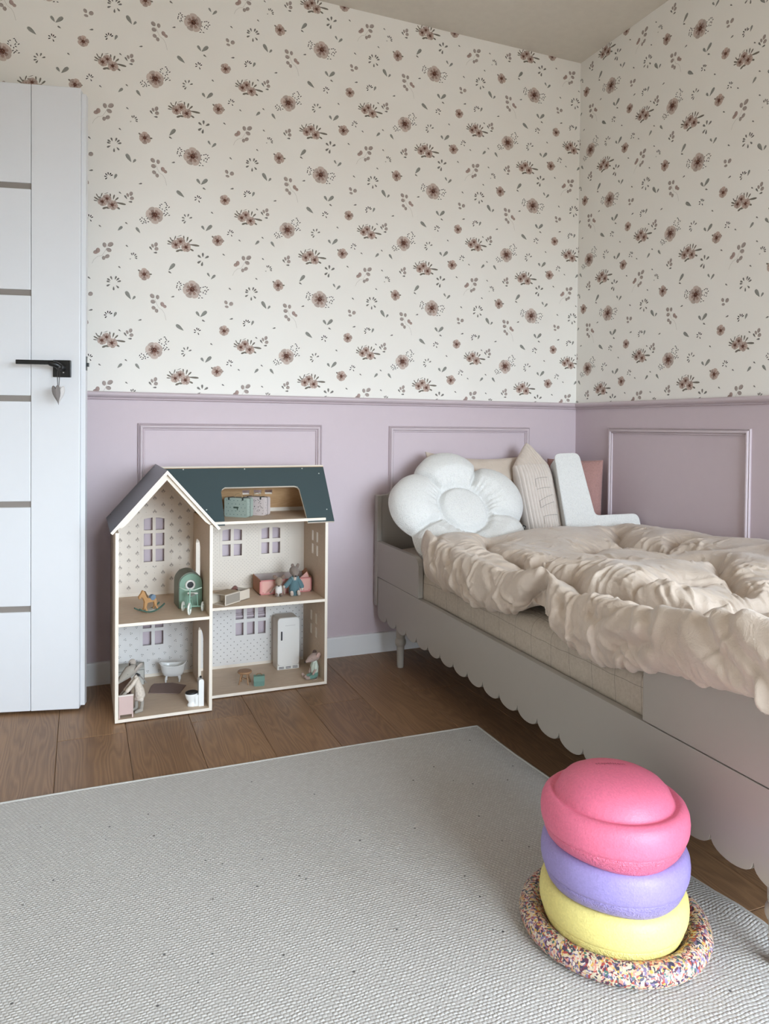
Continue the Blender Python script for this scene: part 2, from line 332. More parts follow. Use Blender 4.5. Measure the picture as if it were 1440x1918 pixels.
def print_wall(name, parent, s0, s1, z0, z1, off, to3d):
    mb = MB()
    for i in range(math.floor((s0-off)/TW)-1, math.ceil((s1-off)/TW)+1):
        for j in range(-1, math.ceil((z1-1)/TH)+1):
            ox, oz = off+i*TW, 1+j*TH
            for q_, (P, c, ly) in TILE_N:
                Q = [(x+ox, z+oz) for x, z in P]
                if max(q[0] for q in Q) < s0 or min(q[0] for q in Q) > s1 or max(q[1] for q in Q) < z0 or min(q[1] for q in Q) > z1: continue
                Q = clip_poly(Q, s0, z0, s1, z1)
                if Q: mb.add([to3d(a, b, .0002+ly*.00006+q_*.000004) for a, b in Q], [tuple(range(len(Q)))], c)
    return stuff(obj(name, mb, m_print, parent))

floor = struct(obj('floor', MB().box(XL, YF, -.06, 0, 0, -.0075), plain('subfloor', '2a1c14', .9)))
m_oak = wood('oak_plank', '664b37', 'a5805d', rough=.42, axis=1, scale=1.0, bump=.0003, spec=.45)
PW = .1843; x = -2.0915-PW*5; col_i = 0
while x < -.001:
    a, b = max(x, XL), min(x+PW, 0); k = round((x+2.0915)/PW)
    if b-a > .01:
        ys = [0]; y = -.45 if k % 2 == 0 else -1.08
        while y > YF: ys.append(y); y -= 1.26
        ys.append(YF)
        for y1, y0 in zip(ys, ys[1:]):
            hx, hy = (b-a)/2-.0004, (y1-y0)/2-.0004; c = .0012
            P = [(-hx, -hy, -.0075), (hx, -hy, -.0075), (hx, hy, -.0075), (-hx, hy, -.0075), (-hx, -hy, -c), (hx, -hy, -c), (hx, hy, -c), (-hx, hy, -c), (-hx+c, -hy+c, 0), (hx-c, -hy+c, 0), (hx-c, hy-c, 0), (-hx+c, hy-c, 0)]
            F = [(0, 3, 2, 1), (8, 9, 10, 11)]+[(i, (i+1) % 4, 4+(i+1) % 4, 4+i) for i in range(4)]+[(4+i, 4+(i+1) % 4, 8+(i+1) % 4, 8+i) for i in range(4)]
            obj('plank', MB().add(P, F), m_oak, floor, loc=((a+b)/2, (y0+y1)/2, 0), local=True)
    x += PW
ceil = struct(obj('ceiling', MB().box(XL-.1, YF-.1, ZC, .1, .1, ZC+.1), m_ceil))
wall_back = MB().box(XL-.1, 0, -.06, .1, .1, ZRAIL-.01); wall_back.box(XL-.1, 0, ZRAIL-.01, .1, .1, ZC+.1, mi=1)
wall_back = struct(obj('wall_back', wall_back, [m_paint, m_paper]))
print_wall('floral_print', wall_back, XL, 0, ZRAIL, ZC, -2.0, lambda s, z, h: (s, -h, z))
# right wall with the tall window beyond the bed
wy0, wy1, wz0, wz1 = -4.0, -2.9, .10, 1.95
wr = MB()
lo = [(0.1, -.06), (YF-.1, -.06), (YF-.1, ZRAIL-.01), (wy0, ZRAIL-.01), (wy0, wz0), (wy1, wz0), (wy1, ZRAIL-.01), (.1, ZRAIL-.01)]
hi = [(.1, ZRAIL-.01), (wy1, ZRAIL-.01), (wy1, wz1), (wy0, wz1), (wy0, ZRAIL-.01), (YF-.1, ZRAIL-.01), (YF-.1, ZC+.1), (.1, ZC+.1)]
for P, mi in ((lo, 0), (hi, 1)): wr.prism([(a, b) for a, b in P], .1, X=(0, 1, 0), Y=(0, 0, 1), N=(1, 0, 0), mi=mi)
wall_right = struct(obj('wall_right', wr, [m_paint, m_paper]))
print_wall('floral_print', wall_right, 0, 2.36, ZRAIL, ZC, .680-.333-TW, lambda s, z, h: (-h, -s, z))
struct(obj('wall_left', MB().box(XL-.1, YF-.1, -.06, XL, 0, ZC+.05), m_wallin))
wf = MB().prism([(XL, -.06), (0, -.06), (0, ZC+.05), (XL, ZC+.05)], .1, O=(0, YF, 0), N=(0, -1, 0), holes=[rect(-1.59, .25, -.09, 1.91)])
struct(obj('wall_front', wf, m_wallin))
def window(name, O, X, w_, z0, z1, N):
    """casement: frame, sash bar and sill set in the wall's opening"""
    X, N, O = Vector(X), Vector(N), Vector(O)
    mb = MB().prism(rect(0, z0, w_, z1), .06, O=O+N*.03, X=X, N=N, holes=[rect(.06, z0+.06, w_/2-.035, z1-.06), rect(w_/2+.035, z0+.06, w_-.06, z1-.06)])
    wd = struct(obj(name, mb, m_white, bevel=.004))
    s = MB().prism(rect(-.05, z0-.03, w_+.05, z0), .13, O=O-N*.05, X=X, N=N)
    obj('sill', s, m_white, wd, bevel=.004)
window('window_1', (0, wy1, 0), (0, -1, 0), wy1-wy0, wz0, wz1, (1, 0, 0))
window('window_2', (-1.59, YF, 0), (1, 0, 0), 1.5, .25, 1.91, (0, -1, 0))
# dado rail, skirting, panel mouldings
m_trim = plain('lilac_moulding', 'cbbcc1', .45, var=.02)
def sweep(mb, path, prof, outv, closed):
    """profile (w across, h off the wall) along wall-plane points with mitred corners; path pts = (s, z); outv maps (s, z, h)"""
    n = len(path); rows = []
    for i in range(n):
        p = np.array(path[i]); a = np.array(path[i-1]) if (closed or i > 0) else None; b = np.array(path[(i+1) % n]) if (closed or i < n-1) else None
        d0 = (p-a)/np.linalg.norm(p-a) if a is not None else None; d1 = (b-p)/np.linalg.norm(b-p) if b is not None else None
        if d0 is None: d0 = d1
        if d1 is None: d1 = d0
        n0 = np.array([-d0[1], d0[0]]); n1 = np.array([-d1[1], d1[0]]); m = (n0+n1)/(1+n0@n1)
        rows.append([outv(p[0]+m[0]*w_, p[1]+m[1]*w_, h) for w_, h in prof])
    if closed: rows.append(rows[0])
    return mb.grid(rows)
BEAD = [(0, 0), (0, .006), (.002, .008), (.004, .006), (.0045, .004), (.007, .010), (.010, .0125), (.013, .0125), (.016, .010), (.0175, .006), (.018, .004), (.020, .006), (.022, .006), (.0235, .004), (.0235, 0)]
RAIL = [(0, 0), (0, .006), (.002, .009), (.005, .007), (.006, .006), (.009, .013), (.014, .0195), (.020, .0215), (.025, .019), (.0275, .013), (.0275, 0)]
B3 = lambda s, z, h: (s, -h, z)
R3 = lambda s, z, h: (-h, -s, z)
def frame(parent, s0, s1, z0, z1, out):
    obj('panel_moulding', sweep(MB(), [(s0, z0), (s1, z0), (s1, z1), (s0, z1)], BEAD, out, True), m_trim, parent, angle=50)
frame(wall_back, -1.8485, -1.1796, .18, .8995, B3); frame(wall_back, -.9005, -.2426, .18, .8975, B3)
frame(wall_right, .2256, .9300, .18, .9000, R3); frame(wall_right, 1.14, 1.85, .18, .9, R3)
zr = ZRAIL-.0275
struct(obj('trim_1', sweep(MB(), [(XL, zr), (0, zr)], RAIL, B3, False), m_trim, angle=50))
struct(obj('trim_2', sweep(MB(), [(0, zr), (2.36, zr)], RAIL, R3, False), m_trim, angle=50))
BASE = [(0, 0), (0, .012), (.072, .012), (.075, .0112), (.0775, .008), (.0775, 0)]
struct(obj('baseboard_back', sweep(MB(), [(XL, 0), (0, 0)], BASE, B3, False), m_white))
struct(obj('baseboard_right', sweep(MB(), [(0, 0), (4.35, 0)], BASE, R3, False), m_white))

# ------------------------------------------------------------------ open door leaf in front of the back wall
da = math.atan2(-.0506, .2236); DR = RZ(da)
D0 = Vector((-2.0352, -.2356, .008))         # front corner of the latch side at the floor
hx = .80; LH = 1.918; TH_ = .040
door = struct(bpy.data.objects.new('door_1', None)); COL.objects.link(door); door.location = D0; door.rotation_euler = (0, 0, da)
m_door = plain('door_foil_white', 'e2e3e6', .35, var=.01)
m_bar = plain('door_inlay_grey', '8d857f', .4, var=.02); m_blk = plain('black_metal', '0b0b0c', .35, var=.02)
sw = .1415                                       # width of the latch stile
obj('stile', MB().box(-sw, 0, 0, 0, TH_, LH), m_door, door, bevel=.002, local=True)
obj('rebate', MB().box(0, .014, .006, .0135, TH_, LH-.012), m_door, door, bevel=.001, local=True)
zb = [0, .316, .6385, .963, 1.286, 1.6095, LH]
for i in range(6):
    z0 = zb[i]+(.009 if i else 0); z1 = zb[i+1]-(.009 if i < 5 else 0)
    obj('panel', MB().box(-hx, .001, z0, -sw-.0015, TH_-.001, z1), m_door, door, bevel=.002, local=True)
    if i: obj('inlay_strip', MB().box(-hx, .006, zb[i]-.009, -sw-.0015, TH_-.006, zb[i]+.009), m_bar, door, local=True)
obj('core', MB().box(-hx, .012, .001, -sw+.01, TH_-.012, LH-.001), m_bar, door, local=True)
lz = 1.056; lx = -.0505
rose = obj('handle_rose', MB().box(lx-.026, -.009, lz-.026, lx+.026, 0, lz+.026), m_blk, door, bevel=.0015, local=True)
hd = MB().loft([(lx+.002, -.006, lz+.002), (lx+.002, -.045, lz+.002)], [.010, .010], 12)
hd.loft([(lx+.002, -.045, lz+.004), (lx-.006, -.050, lz+.009), (lx-.02, -.052, lz+.0125)], [.0095, .0095, .009], 12)
hd.box(-.106, -.057, -.006, 0, -.047, .007, o=(lx-.012, 0, lz+.014))
obj('handle_lever', hd, m_blk, door, angle=40, bevel=.001, local=True)
obj('latch_plate', MB().box(.0135, .018, lz-.002, .0142, .036, lz+.042).box(.0142, .022, lz+.010, .021, .032, lz+.022), plain('latch_metal', '4a4d50', .35, metal=.8), door, bevel=.0005, local=True)
obj('keyhole', MB().box(lx+.003, -.0095, lz-.0135, lx+.007, -.008, lz-.0105), plain('key_nickel', 'c9c9c9', .3, metal=.9), door, local=True)
# heart fob on a cord from the lever
fob = thing('heart_key_fob', 'small grey stuffed heart fob hanging on a dark cord from the black door handle', 'key fob')
F0 = D0+DR @ Vector((lx+.003, -.056, lz-.012)); fx = DR @ Vector((1, 0, 0)); fn = DR @ Vector((0, -1, 0))
cord = MB()
for s in (-1, 1):
    cord.loft([F0+Vector((0, 0, .016)), F0+fx*.0035*s+fn*.002+Vector((0, 0, -.006)), F0+fx*.001*s+fn*.005+Vector((0, 0, -.054))], [.0011]*3, 6)
obj('cord', cord, plain('dark_cord', '3a3634', .8), fob, smooth=True)
def heart(w_, h_, n=28):
    P = []
    for k in range(n):
        a = 2*PI*k/n; xx = 16*math.sin(a)**3; yy = 13*math.cos(a)-5*math.cos(2*a)-2*math.cos(3*a)-math.cos(4*a)
        P.append((xx/34*w_, (yy-5)/29*h_))
    return P
for i, (dx, dy, rot, col, nm) in enumerate(((-.005, .003, .16, '837c79', 'grey'), (.006, -.004, -.14, 'd8d4d2', 'pale'))):
    rows = []
    for k, (sc_, h_) in enumerate(((0.02, .0085), (.5, .0078), (.8, .0055), (.97, .002), (1, 0), (.97, -.002), (.8, -.0055), (.5, -.0078), (.02, -.0085))):
        rows.append([tuple(F0+fx*((a*math.cos(rot)-b*math.sin(rot))*sc_+dx)+fn*(h_+dy+.006)+Vector((0, 0, (a*math.sin(rot)+b*math.cos(rot))*sc_-.056))) for a, b in heart(.026, .060)])
    h_ = obj('heart_side', MB().grid(rows, closed=True), plain('fob_'+nm, col, .8, bump=(300, .0008)), fob, smooth=True)
    h_['label'] = nm+' side of the heart'

# ------------------------------------------------------------------ rug
def rug_h(x, y):
    """wrinkle near the bed's foot"""
    d = ((x+.86)*.9+(y+1.80)*.45); q = (x+.86)*-.45+(y+1.80)*.9
    return .014*math.exp(-(d/.035)**2)*math.exp(-(q/.16)**2)
t = NT('woven_wool'); v = t.coord('Object', (1, 1, 1))
wv = t.n('ShaderNodeTexNoise'); wv.inputs['Scale'].default_value = 22; wv.inputs['Detail'].default_value = 2; t.l(v, wv.inputs['Vector'])
dv = t.n('ShaderNodeVectorMath', operation='SCALE'); t.l(wv.outputs['Color'], dv.inputs[0]); dv.inputs['Scale'].default_value = .010
ad = t.n('ShaderNodeVectorMath', operation='ADD'); t.l(v, ad.inputs[0]); t.l(dv.outputs[0], ad.inputs[1])
sp = t.n('ShaderNodeSeparateXYZ'); t.l(ad.outputs[0], sp.inputs[0])
row = t.math('MULTIPLY', sp.outputs[1], 1/.0062); half = t.math('MULTIPLY', t.math('FLOOR', row), .37)
cx_ = t.math('ADD', t.math('MULTIPLY', sp.outputs[0], 1/.0084), half)
cell = lambda q: t.math('SINE', t.math('MULTIPLY', t.math('FRACT', q), PI))
h = t.math('MULTIPLY', t.math('POWER', cell(row), .55), t.math('POWER', cell(cx_), .6))
cid = t.n('ShaderNodeCombineXYZ'); t.l(t.math('FLOOR', cx_), cid.inputs[0]); t.l(t.math('FLOOR', row), cid.inputs[1])
wn = t.n('ShaderNodeTexWhiteNoise', noise_dimensions='2D'); t.l(cid.outputs[0], wn.inputs['Vector'])
h2 = t.math('MULTIPLY', h, t.math('ADD', t.math('MULTIPLY', wn.outputs['Value'], .75), .4))
base = t.ramp(t.math('ADD', t.math('MULTIPLY', h2, .65), t.math('MULTIPLY', t.noise(v, 220, 4), .45)), [(.02, 'a5a19c'), (.35, 'bab6b1'), (1., 'd0cdc8')])
fl = t.n('ShaderNodeTexVoronoi'); fl.inputs['Scale'].default_value = 22; t.l(v, fl.inputs['Vector'])
spk = t.math('LESS_THAN', fl.outputs['Distance'], .055)
t.l(t.mix(spk, base, '5d5a58'), t.b.inputs['Base Color'])
t.b.inputs['Roughness'].default_value = .8; t.b.inputs['Specular IOR Level'].default_value = .25; t.b.inputs['Sheen Weight'].default_value = .1
t.bump(t.math('ADD', h2, t.math('MULTIPLY', t.noise(v, 260, 3), .35)), 1.0, .0016); m_rug = t.m
RX0, RY0, RX1, RY1 = -2.62, -2.75, -.940, -.789
nx, ny = 90, 110; P = []
for j in range(ny+1):
    row_ = []
    for i in range(nx+1):
        a, b = i/nx, j/ny; y = RY1+(RY0-RY1)*b
        xr = RX1+.038*max(0, (b-.1))/.4 if b < .5 else RX1+.038; x = RX0+(xr-RX0)*a
        y += .004*math.sin(a*3+1)+(RX0-x)*.002
        row_.append((x, y, .0075+rug_h(x, y)+.0006*math.sin(x*9+y*7)))
    P.append(row_)
rug = MB().grid(P); n0 = len(rug.v)
edge = [j*(nx+1) for j in range(ny+1)]+[ny*(nx+1)+i for i in range(1, nx+1)]+[(ny-j)*(nx+1)+nx for j in range(1, ny+1)]+[nx-i for i in range(1, nx)]
rug.v += [(rug.v[i][0], rug.v[i][1], .0004) for i in edge]; m = len(edge)
for k in range(m): rug.f.append((edge[k], edge[(k+1) % m], n0+(k+1) % m, n0+k)); rug.c.append(None); rug.mi.append(0)
rg = thing('rug', 'large pale grey woven wool rug lying on the oak floor', 'rug', (-1.75, -1.75, 0))
obj('woven_field', rug, m_rug, rg, angle=60)
m_bind = plain('rug_binding', 'c5c2bd', .9, bump=(500, .001))
bd = MB(); bp = [rug.v[i] for i in edge]; idx = [k for k in range(m) if True]
side = [P[j][nx] for j in range(ny+1)]; top = [P[0][i] for i in range(nx+1)]
obj('edge_binding', MB().loft([(p[0]+.001, p[1], p[2]-.0025) for p in side[::3]+side[-1:]], [.0045]*len(side[::3]+side[-1:]), 8).loft([(p[0], p[1]+.001, p[2]-.0025) for p in top[::3]], [.0045]*len(top[::3]), 8), m_bind, rg, smooth=True)

# ------------------------------------------------------------------ stacking stones
def foam(name, col, rough=.5):
    t = NT(name); v = t.coord(); vo = t.n('ShaderNodeTexVoronoi'); vo.inputs['Scale'].default_value = 330; t.l(v, vo.inputs['Vector'])
    c = lin(col); n = t.noise(v, 160, 3)
    f = t.math('ADD', t.math('MULTIPLY', vo.outputs['Color'], .5), t.math('MULTIPLY', n, .5))
    x = t.t.nodes.new('ShaderNodeMix'); x.data_type = 'RGBA'; t.l(f, x.inputs[0])
    x.inputs[6].default_value = (*[k*.86 for k in c], 1); x.inputs[7].default_value = (*[min(1, k*1.12) for k in c], 1)
    t.l(x.outputs[2], t.b.inputs['Base Color']); t.b.inputs['Roughness'].default_value = rough
    t.bump(t.math('ADD', t.math('MULTIPLY', vo.outputs['Distance'], .6), n), .5, .0009); return t.m
def foam_leather(name, col):
    t = NT(name); v = t.coord(); c = lin(col); n = t.noise(v, 150, 2, .5, 1.6)
    t.l(t.ramp(n, [(.3, tuple(hexs(col)[i]*.93 for i in range(3))), (.7, hexs(col))]), t.b.inputs['Base Color'])
    t.b.inputs['Roughness'].default_value = .38; t.bump(n, 1., .0032); return t.m
t = NT('confetti_foam'); v = t.coord('Object', (1, 1, 1))
vd = t.n('ShaderNodeTexNoise'); vd.inputs['Scale'].default_value = 60; t.l(v, vd.inputs['Vector'])
sc_ = t.n('ShaderNodeVectorMath', operation='SCALE'); t.l(vd.outputs['Color'], sc_.inputs[0]); sc_.inputs['Scale'].default_value = .02
ad = t.n('ShaderNodeVectorMath', operation='ADD'); t.l(v, ad.inputs[0]); t.l(sc_.outputs[0], ad.inputs[1])
vo = t.n('ShaderNodeTexVoronoi'); vo.inputs['Scale'].default_value = 290; t.l(ad.outputs[0], vo.inputs['Vector'])
hs = t.n('ShaderNodeSeparateColor'); t.l(vo.outputs['Color'], hs.inputs[0])
cr_ = t.ramp(hs.outputs[0], [(0, 'cdbfa4'), (.13, '3d3b52'), (.25, 'a8483f'), (.34, 'cfb795'), (.47, '857596'), (.57, 'd08f80'), (.68, 'cda653'), (.74, '456a63'), (.80, 'd6c8b8'), (.90, '5c2f44'), (1, '5f7398')])
cr_.node.color_ramp.interpolation = 'CONSTANT'
t.l(cr_, t.b.inputs['Base Color']); t.b.inputs['Roughness'].default_value = .45
t.bump(vo.outputs['Distance'], .3, .0006); m_conf = t.m
SX, SY = -1.1494, -1.6544
dsc = [(0, .010), (.07, .010), (.112, .012), (.122, .022), (.132, .032), (.142, .036), (.153, .034), (.162, .026), (.1655, .017), (.163, .008), (.156, .002), (.145, 0)]
b = thing('confetti_board', 'round speckled confetti foam ring board lying under the stack of foam stones', 'balance board', (SX, SY, .008))
obj('board', MB().lathe([(r, z) for r, z in dsc[::-1]], 72, O=(SX, SY, .0085)), m_conf, b, smooth=True)
def stone(nm, label, x, y, z, R, col, rot, tilt):
    k = R/.125
    st = thing('stacking_stone', label, 'stacking stone', (x, y, z), 0, 'foam stones in the stack')
    fn = lambda a, r, zz, j: (.0035*math.cos(3*a+rot)*max(0, 1-zz/.03) if zz < .03 else 0)
    low = [(.088, .001), (.098, .0015), (.107, .006), (.1140, .014), (.1185, .024), (.1204, .031), (.1200, .0328)]
    up_ = [(.1192, .0318), (.1216, .0335), (.1232, .038), (.1245, .044), (.125, .056), (.1235, .068), (.1195, .077), (.1135, .0825), (.107, .0838), (.1025, .0815), (.0995, .0825), (.0975, .0875), (.0925, .0985), (.083, .1085), (.068, .1165), (.049, .1222), (.026, .1252), (0, .1262)]
    T = Matrix.Translation((x, y, z)) @ Matrix.Rotation(tilt[0], 4, 'X') @ Matrix.Rotation(tilt[1], 4, 'Y')
    mb = MB().lathe([(r*k, h) for r, h in up_], 96, fn=fn); mb.f = [f for f in mb.f if len(f) <= 4]; mb.mi = [0]*len(mb.f); mb.c = [None]*len(mb.f)
    obj('dome', mb.xf(T), foam('foam_'+nm, col), st, smooth=True)
    mb = MB().lathe([(r*k, h) for r, h in low], 96, fn=fn)
    obj('foot_ring', mb.xf(T), foam_leather('foam_foot_'+nm, col), st, smooth=True)
    return st, T
stone('yellow', 'pastel yellow foam stone, lowest of the stack on the confetti board', -1.1635, -1.669, .024, .1263, 'e8d987', .4, (0, 0))
stone('lilac', 'lilac foam stone stacked between the yellow and the pink one', -1.168, -1.6756, .102, .1252, '9c8ec6', 1.2, (.004, .006))
pk, TP = stone('pink', 'bright pink foam stone with domed top, topmost of the stack', -1.177, -1.6847, .180, .1240, 'e67391', 2.3, (-.012, .012))
# moulded lettering near the top of the dome
cu = bpy.data.curves.new('lettering', 'FONT'); cu.body = 'stapelstein'; cu.size = .0125; cu.align_x = 'CENTER'; cu.extrude = 0
to = bpy.data.objects.new('lettering', cu); COL.objects.link(to)
me = bpy.data.meshes.new_from_object(to.evaluated_get(bpy.context.evaluated_depsgraph_get())); COL.objects.unlink(to); bpy.data.objects.remove(to)
pr = [(0, .1262), (.026, .1252), (.049, .1222), (.068, .1165), (.083, .1085)]
vs = []
for q in me.vertices:
    p = RZ(-.40) @ Vector((q.co.x, q.co.y+.020, 0)); r = math.hypot(p.x, p.y)
    vs.append(tuple(TP @ Vector((p.x, p.y, np.interp(r, [a for a, _ in pr], [b_ for _, b_ in pr])+.0006))))
obj('moulded_lettering', MB().add(vs, [tuple(p.vertices) for p in me.polygons]), plain('pink_lettering', '9c4159', .5), pk)
# ------------------------------------------------------------------ bed
m_bed = plain('bed_taupe_paint', 'a9a39b', .38, var=.015)
BED = thing('childs_bed', "taupe painted child's bed with scalloped side rails standing along the right wall", 'bed', (-.961, 0, 0), -.0168)
def bx(name, u0, v0, z0, u1, v1, z1, bev=.0025): return obj(name, MB().box(u0, -v1, z0, u1, -v0, z1), m_bed, BED, bevel=bev, local=True)
V0, SP, NS = .0545, .0925, 22; V1 = V0+SP*NS
def rail(u0, u1):
    P = [(V1, .309), (V0, .309)]
    for i in range(NS):
        for k in range(13):
            if k == 12 and i < NS-1: continue
            a = PI*k/12; P.append((V0+SP*i+SP/2*(1-math.cos(a))*.985+SP*.0075, .1735-.0265*math.sin(a)**.8))
    return obj('scalloped_rail', MB().prism(P, u1-u0, O=(u0, 0, 0), X=(0, -1, 0), N=(1, 0, 0)), m_bed, BED, bevel=.0018, local=True)
rail(0, .018); rail(.925, .943)
def guard(u0, v0, v1, corners):
    return obj('guard_panel', MB().prism(rrect(v0, .3105, v1, .448, .035, 6, corners), .018, O=(u0, 0, 0), X=(0, -1, 0), N=(1, 0, 0)), m_bed, BED, bevel=.0025, local=True)
guard(0, .040, .436, (0, 0, 1, 0)); guard(0, 1.540, V1, (0, 0, 0, 1)); guard(.925, .04, .436, (0, 0, 1, 0)); guard(.925, 1.54, V1, (0, 0, 0, 1))
hp = [(0.018, .20), (.925, .20), (.925, .627), (.90, .630), (.80, .690), (.72, .715), (.22, .715), (.14, .690), (.045, .630), (.018, .627)]
obj('headboard', MB().prism(hp, .018, O=(0, -.020, 0), N=(0, -1, 0)), m_bed, BED, bevel=.003, local=True)
for u in (0, .923): bx('headboard_post', u-.0015, .014, .195, u+.0185, .044, .627)
obj('footboard', MB().prism([(q[0], q[1]-.12 if q[1] > .5 else q[1]) for q in hp], .018, O=(0, -V1+.02, 0), N=(0, -1, 0)), m_bed, BED, bevel=.003, local=True)
for u in (0, .923): bx('footboard_post', u, V1-.03, .195, u+.020, V1+.004, .50)
bx('slat_base', .018, .045, .225, .925, V1-.03, .252)
for u in (.034, .905):
    for v in (.205, V1-.256):
        leg = [(.0105, 0), (.0118, .001), (.0122, .004), (.0145, .078), (.0150, .081), (.0175, .083), (.0200, .089), (.0206, .095), (.0200, .101), (.0175, .107), (.0150, .109), (.0168, .114), (.0172, .150), (.0172, .262)]
        obj('leg', MB().lathe(leg, 24, O=(u, -v, 0)), m_bed, BED, local=True, angle=50)
# mattress in its checked linen sheet
t = NT('checked_linen'); v = t.coord('Object'); wv = t.n('ShaderNodeTexNoise'); wv.inputs['Scale'].default_value = 6; t.l(v, wv.inputs['Vector'])
dv = t.n('ShaderNodeVectorMath', operation='SCALE'); t.l(wv.outputs['Color'], dv.inputs[0]); dv.inputs['Scale'].default_value = .03
ad = t.n('ShaderNodeVectorMath', operation='ADD'); t.l(v, ad.inputs[0]); t.l(dv.outputs[0], ad.inputs[1])
sp = t.n('ShaderNodeSeparateXYZ'); t.l(ad.outputs[0], sp.inputs[0])
ln = lambda s, per, off: t.math('LESS_THAN', t.math('FRACT', t.math('ADD', t.math('DIVIDE', s, per), off)), .017)
g = t.math('MAXIMUM', ln(sp.outputs[1], .083, .1), t.math('MAXIMUM', ln(sp.outputs[2], .083, .42), ln(sp.outputs[0], .083, .3)))
base = t.ramp(t.noise(v, 120, 4, .7), [(.3, 'b4a899'), (.7, 'c5baac')])
t.l(t.mix(t.math('MULTIPLY', g, .62), base, '6f675f'), t.b.inputs['Base Color']); t.b.inputs['Roughness'].default_value = .85; t.b.inputs['Specular IOR Level'].default_value = .2
mp = t.n('ShaderNodeMapping'); mp.inputs['Scale'].default_value = (20, 9, 3); t.l(v, mp.inputs[0])
t.bump(t.math('ADD', t.math('MULTIPLY', t.noise(mp.outputs[0], 1.4, 3, .6), 1.), t.math('MULTIPLY', t.noise(v, 500, 2), .05)), .55, .012); m_linen = t.m
mt = thing('mattress', 'mattress in a checked grey beige linen sheet inside the bed frame', 'mattress', (-.961, 0, 0), -.0168)
rows = []
for j in range(160):
    v_ = .048+(2.04-.048)*j/159; e = min(v_-.048, 2.04-v_); f = math.sqrt(max(1-(1-min(e/.03, 1))**2, 0)); row = []
    for i in range(64):
        a = 2*PI*i/64; c, s = math.cos(a), math.sin(a); n = 5.
        x = .472+(.425+.026*f)*abs(c)**(2/n)*(1 if c > 0 else -1); z = .343+(.055+.028*f)*abs(s)**(2/n)*(1 if s > 0 else -1)
        q = mnoise.noise((x*4, v_*9, z*5))*.004+mnoise.noise((x*9, v_*26, z*7))*.0022*max(0, mnoise.noise((v_*3, 2, 0))+.35)
        row.append((x+q*(c)*.8, -v_, max(z+q*s, .2545)))
    rows.append(row)
mtb = MB().grid(rows, closed=True); mtb.f += [tuple(range(64))[::-1], tuple(159*64+i for i in range(64))]; mtb.c += [None]*2; mtb.mi += [0]*2
obj('linen_sheet', mtb, m_linen, mt, smooth=True, local=True)

# ------------------------------------------------------------------ duvet
def cr(P, t_):
    P = np.asarray(P, float); n = len(P)-1; s = t_*n; i = np.clip(s.astype(int), 0, n-1); f = (s-i)[:, None]
    p0 = P[np.clip(i-1, 0, n)]; p1 = P[i]; p2 = P[i+1]; p3 = P[np.clip(i+2, 0, n)]
    return .5*((2*p1)+(-p0+p2)*f+(2*p0-5*p1+4*p2-p3)*f*f+(-p0+3*p1-3*p2+p3)*f**3)
HV = [.42, .50, .56, .65, .83, 1.0, 1.10, 1.17, 1.21, 1.28, 1.40, 1.54, 1.67, 1.83, 2.0, 2.2]
HZ = [.46, .44, .405, .398, .40, .406, .425, .445, .425, .402, .398, .425, .450, .474, .48, .48]
XO = [-.955, -.965, -.975, -.98, -.985, -.99, -.985, -.97, -.98, -.99, -.995, -1.005, -1.015, -1.02, -1.02, -1.02]
NU, NV = 400, 560
VV = np.linspace(.42, 2.2, NV); hz = np.interp(VV, HV, HZ); xo = np.interp(VV, HV, XO)
P = np.zeros((NV, NU, 3)); ARC = np.zeros(NV)
for j in range(NV):
    z0, x0 = hz[j], xo[j]; h = .538+.014*math.sin(VV[j]*5+1); b = .010*math.sin(VV[j]*9)
    ctrl = [(-.925, z0+.012), (x0+.012, z0), (x0-.012, z0+.045), (x0+.002, z0+.105), (-.945, h-.012), (-.88, h+.010+b), (-.80, h), (-.70, h-.018), (-.58, h-.008), (-.45, h-.012-b), (-.32, h-.004), (-.20, h+.006), (-.10, h+.004), (-.045, h-.03), (-.04, h-.10)]
    c = cr(ctrl, np.linspace(0, 1, NU)); d = np.r_[0, np.cumsum(np.hypot(*np.diff(c, axis=0).T))]; ARC[j] = d[-1]
    s = np.linspace(0, d[-1], NU); x = np.interp(s, d, c[:, 0]); z = np.interp(s, d, c[:, 1])
    e = min((VV[j]-.42)/.085, 1); f = .12+.88*math.sqrt(max(1-(1-e)**2, 0))
    z = .455+(z-.455)*f; x = -.90+(x+.90)*np.where(x < -.90, f, 1)
    P[j, :, 0] = x; P[j, :, 1] = -VV[j]; P[j, :, 2] = z
UU = np.linspace(0, 1, NU)[None, :]*ARC[:, None]; VG = np.repeat(VV[:, None], NU, 1)
# creases traced along the cloth: (u, v) in thousandths of its own length and width
MAJOR = {'A': (1., [(222, 227), (209, 283), (191, 337), (180, 397), (178, 457), (191, 497), (205, 530), (213, 567), (215, 610), (248, 650), (330, 660), (420, 650), (560, 640)]),
 'B': (.8, [(222, 227), (245, 150), (300, 80), (330, 40)]), 'C': (.9, [(648, 190), (700, 113), (778, 40)]),
 'D': (.8, [(470, 240), (540, 215), (600, 190), (645, 190), (668, 230), (665, 290), (700, 330)]),
 'E': (.75, [(191, 337), (300, 345), (422, 350), (470, 400), (500, 410)]),
 'G': (.8, [(520, 380), (560, 400), (570, 450), (520, 513), (478, 553), (440, 600)]), 'F': (.5, [(640, 300), (735, 257), (810, 240)]),
 'H': (.55, [(215, 565), (300, 560), (400, 530), (470, 550)]), 'cl': (.9, [(30, 395), (52, 400), (72, 412), (96, 426)]),
 'I': (.6, [(248, 690), (330, 720), (450, 740), (600, 720)]), 'J': (.6, [(600, 560), (720, 540), (850, 580)]), 'K': (.5, [(250, 820), (400, 850), (600, 830)])}
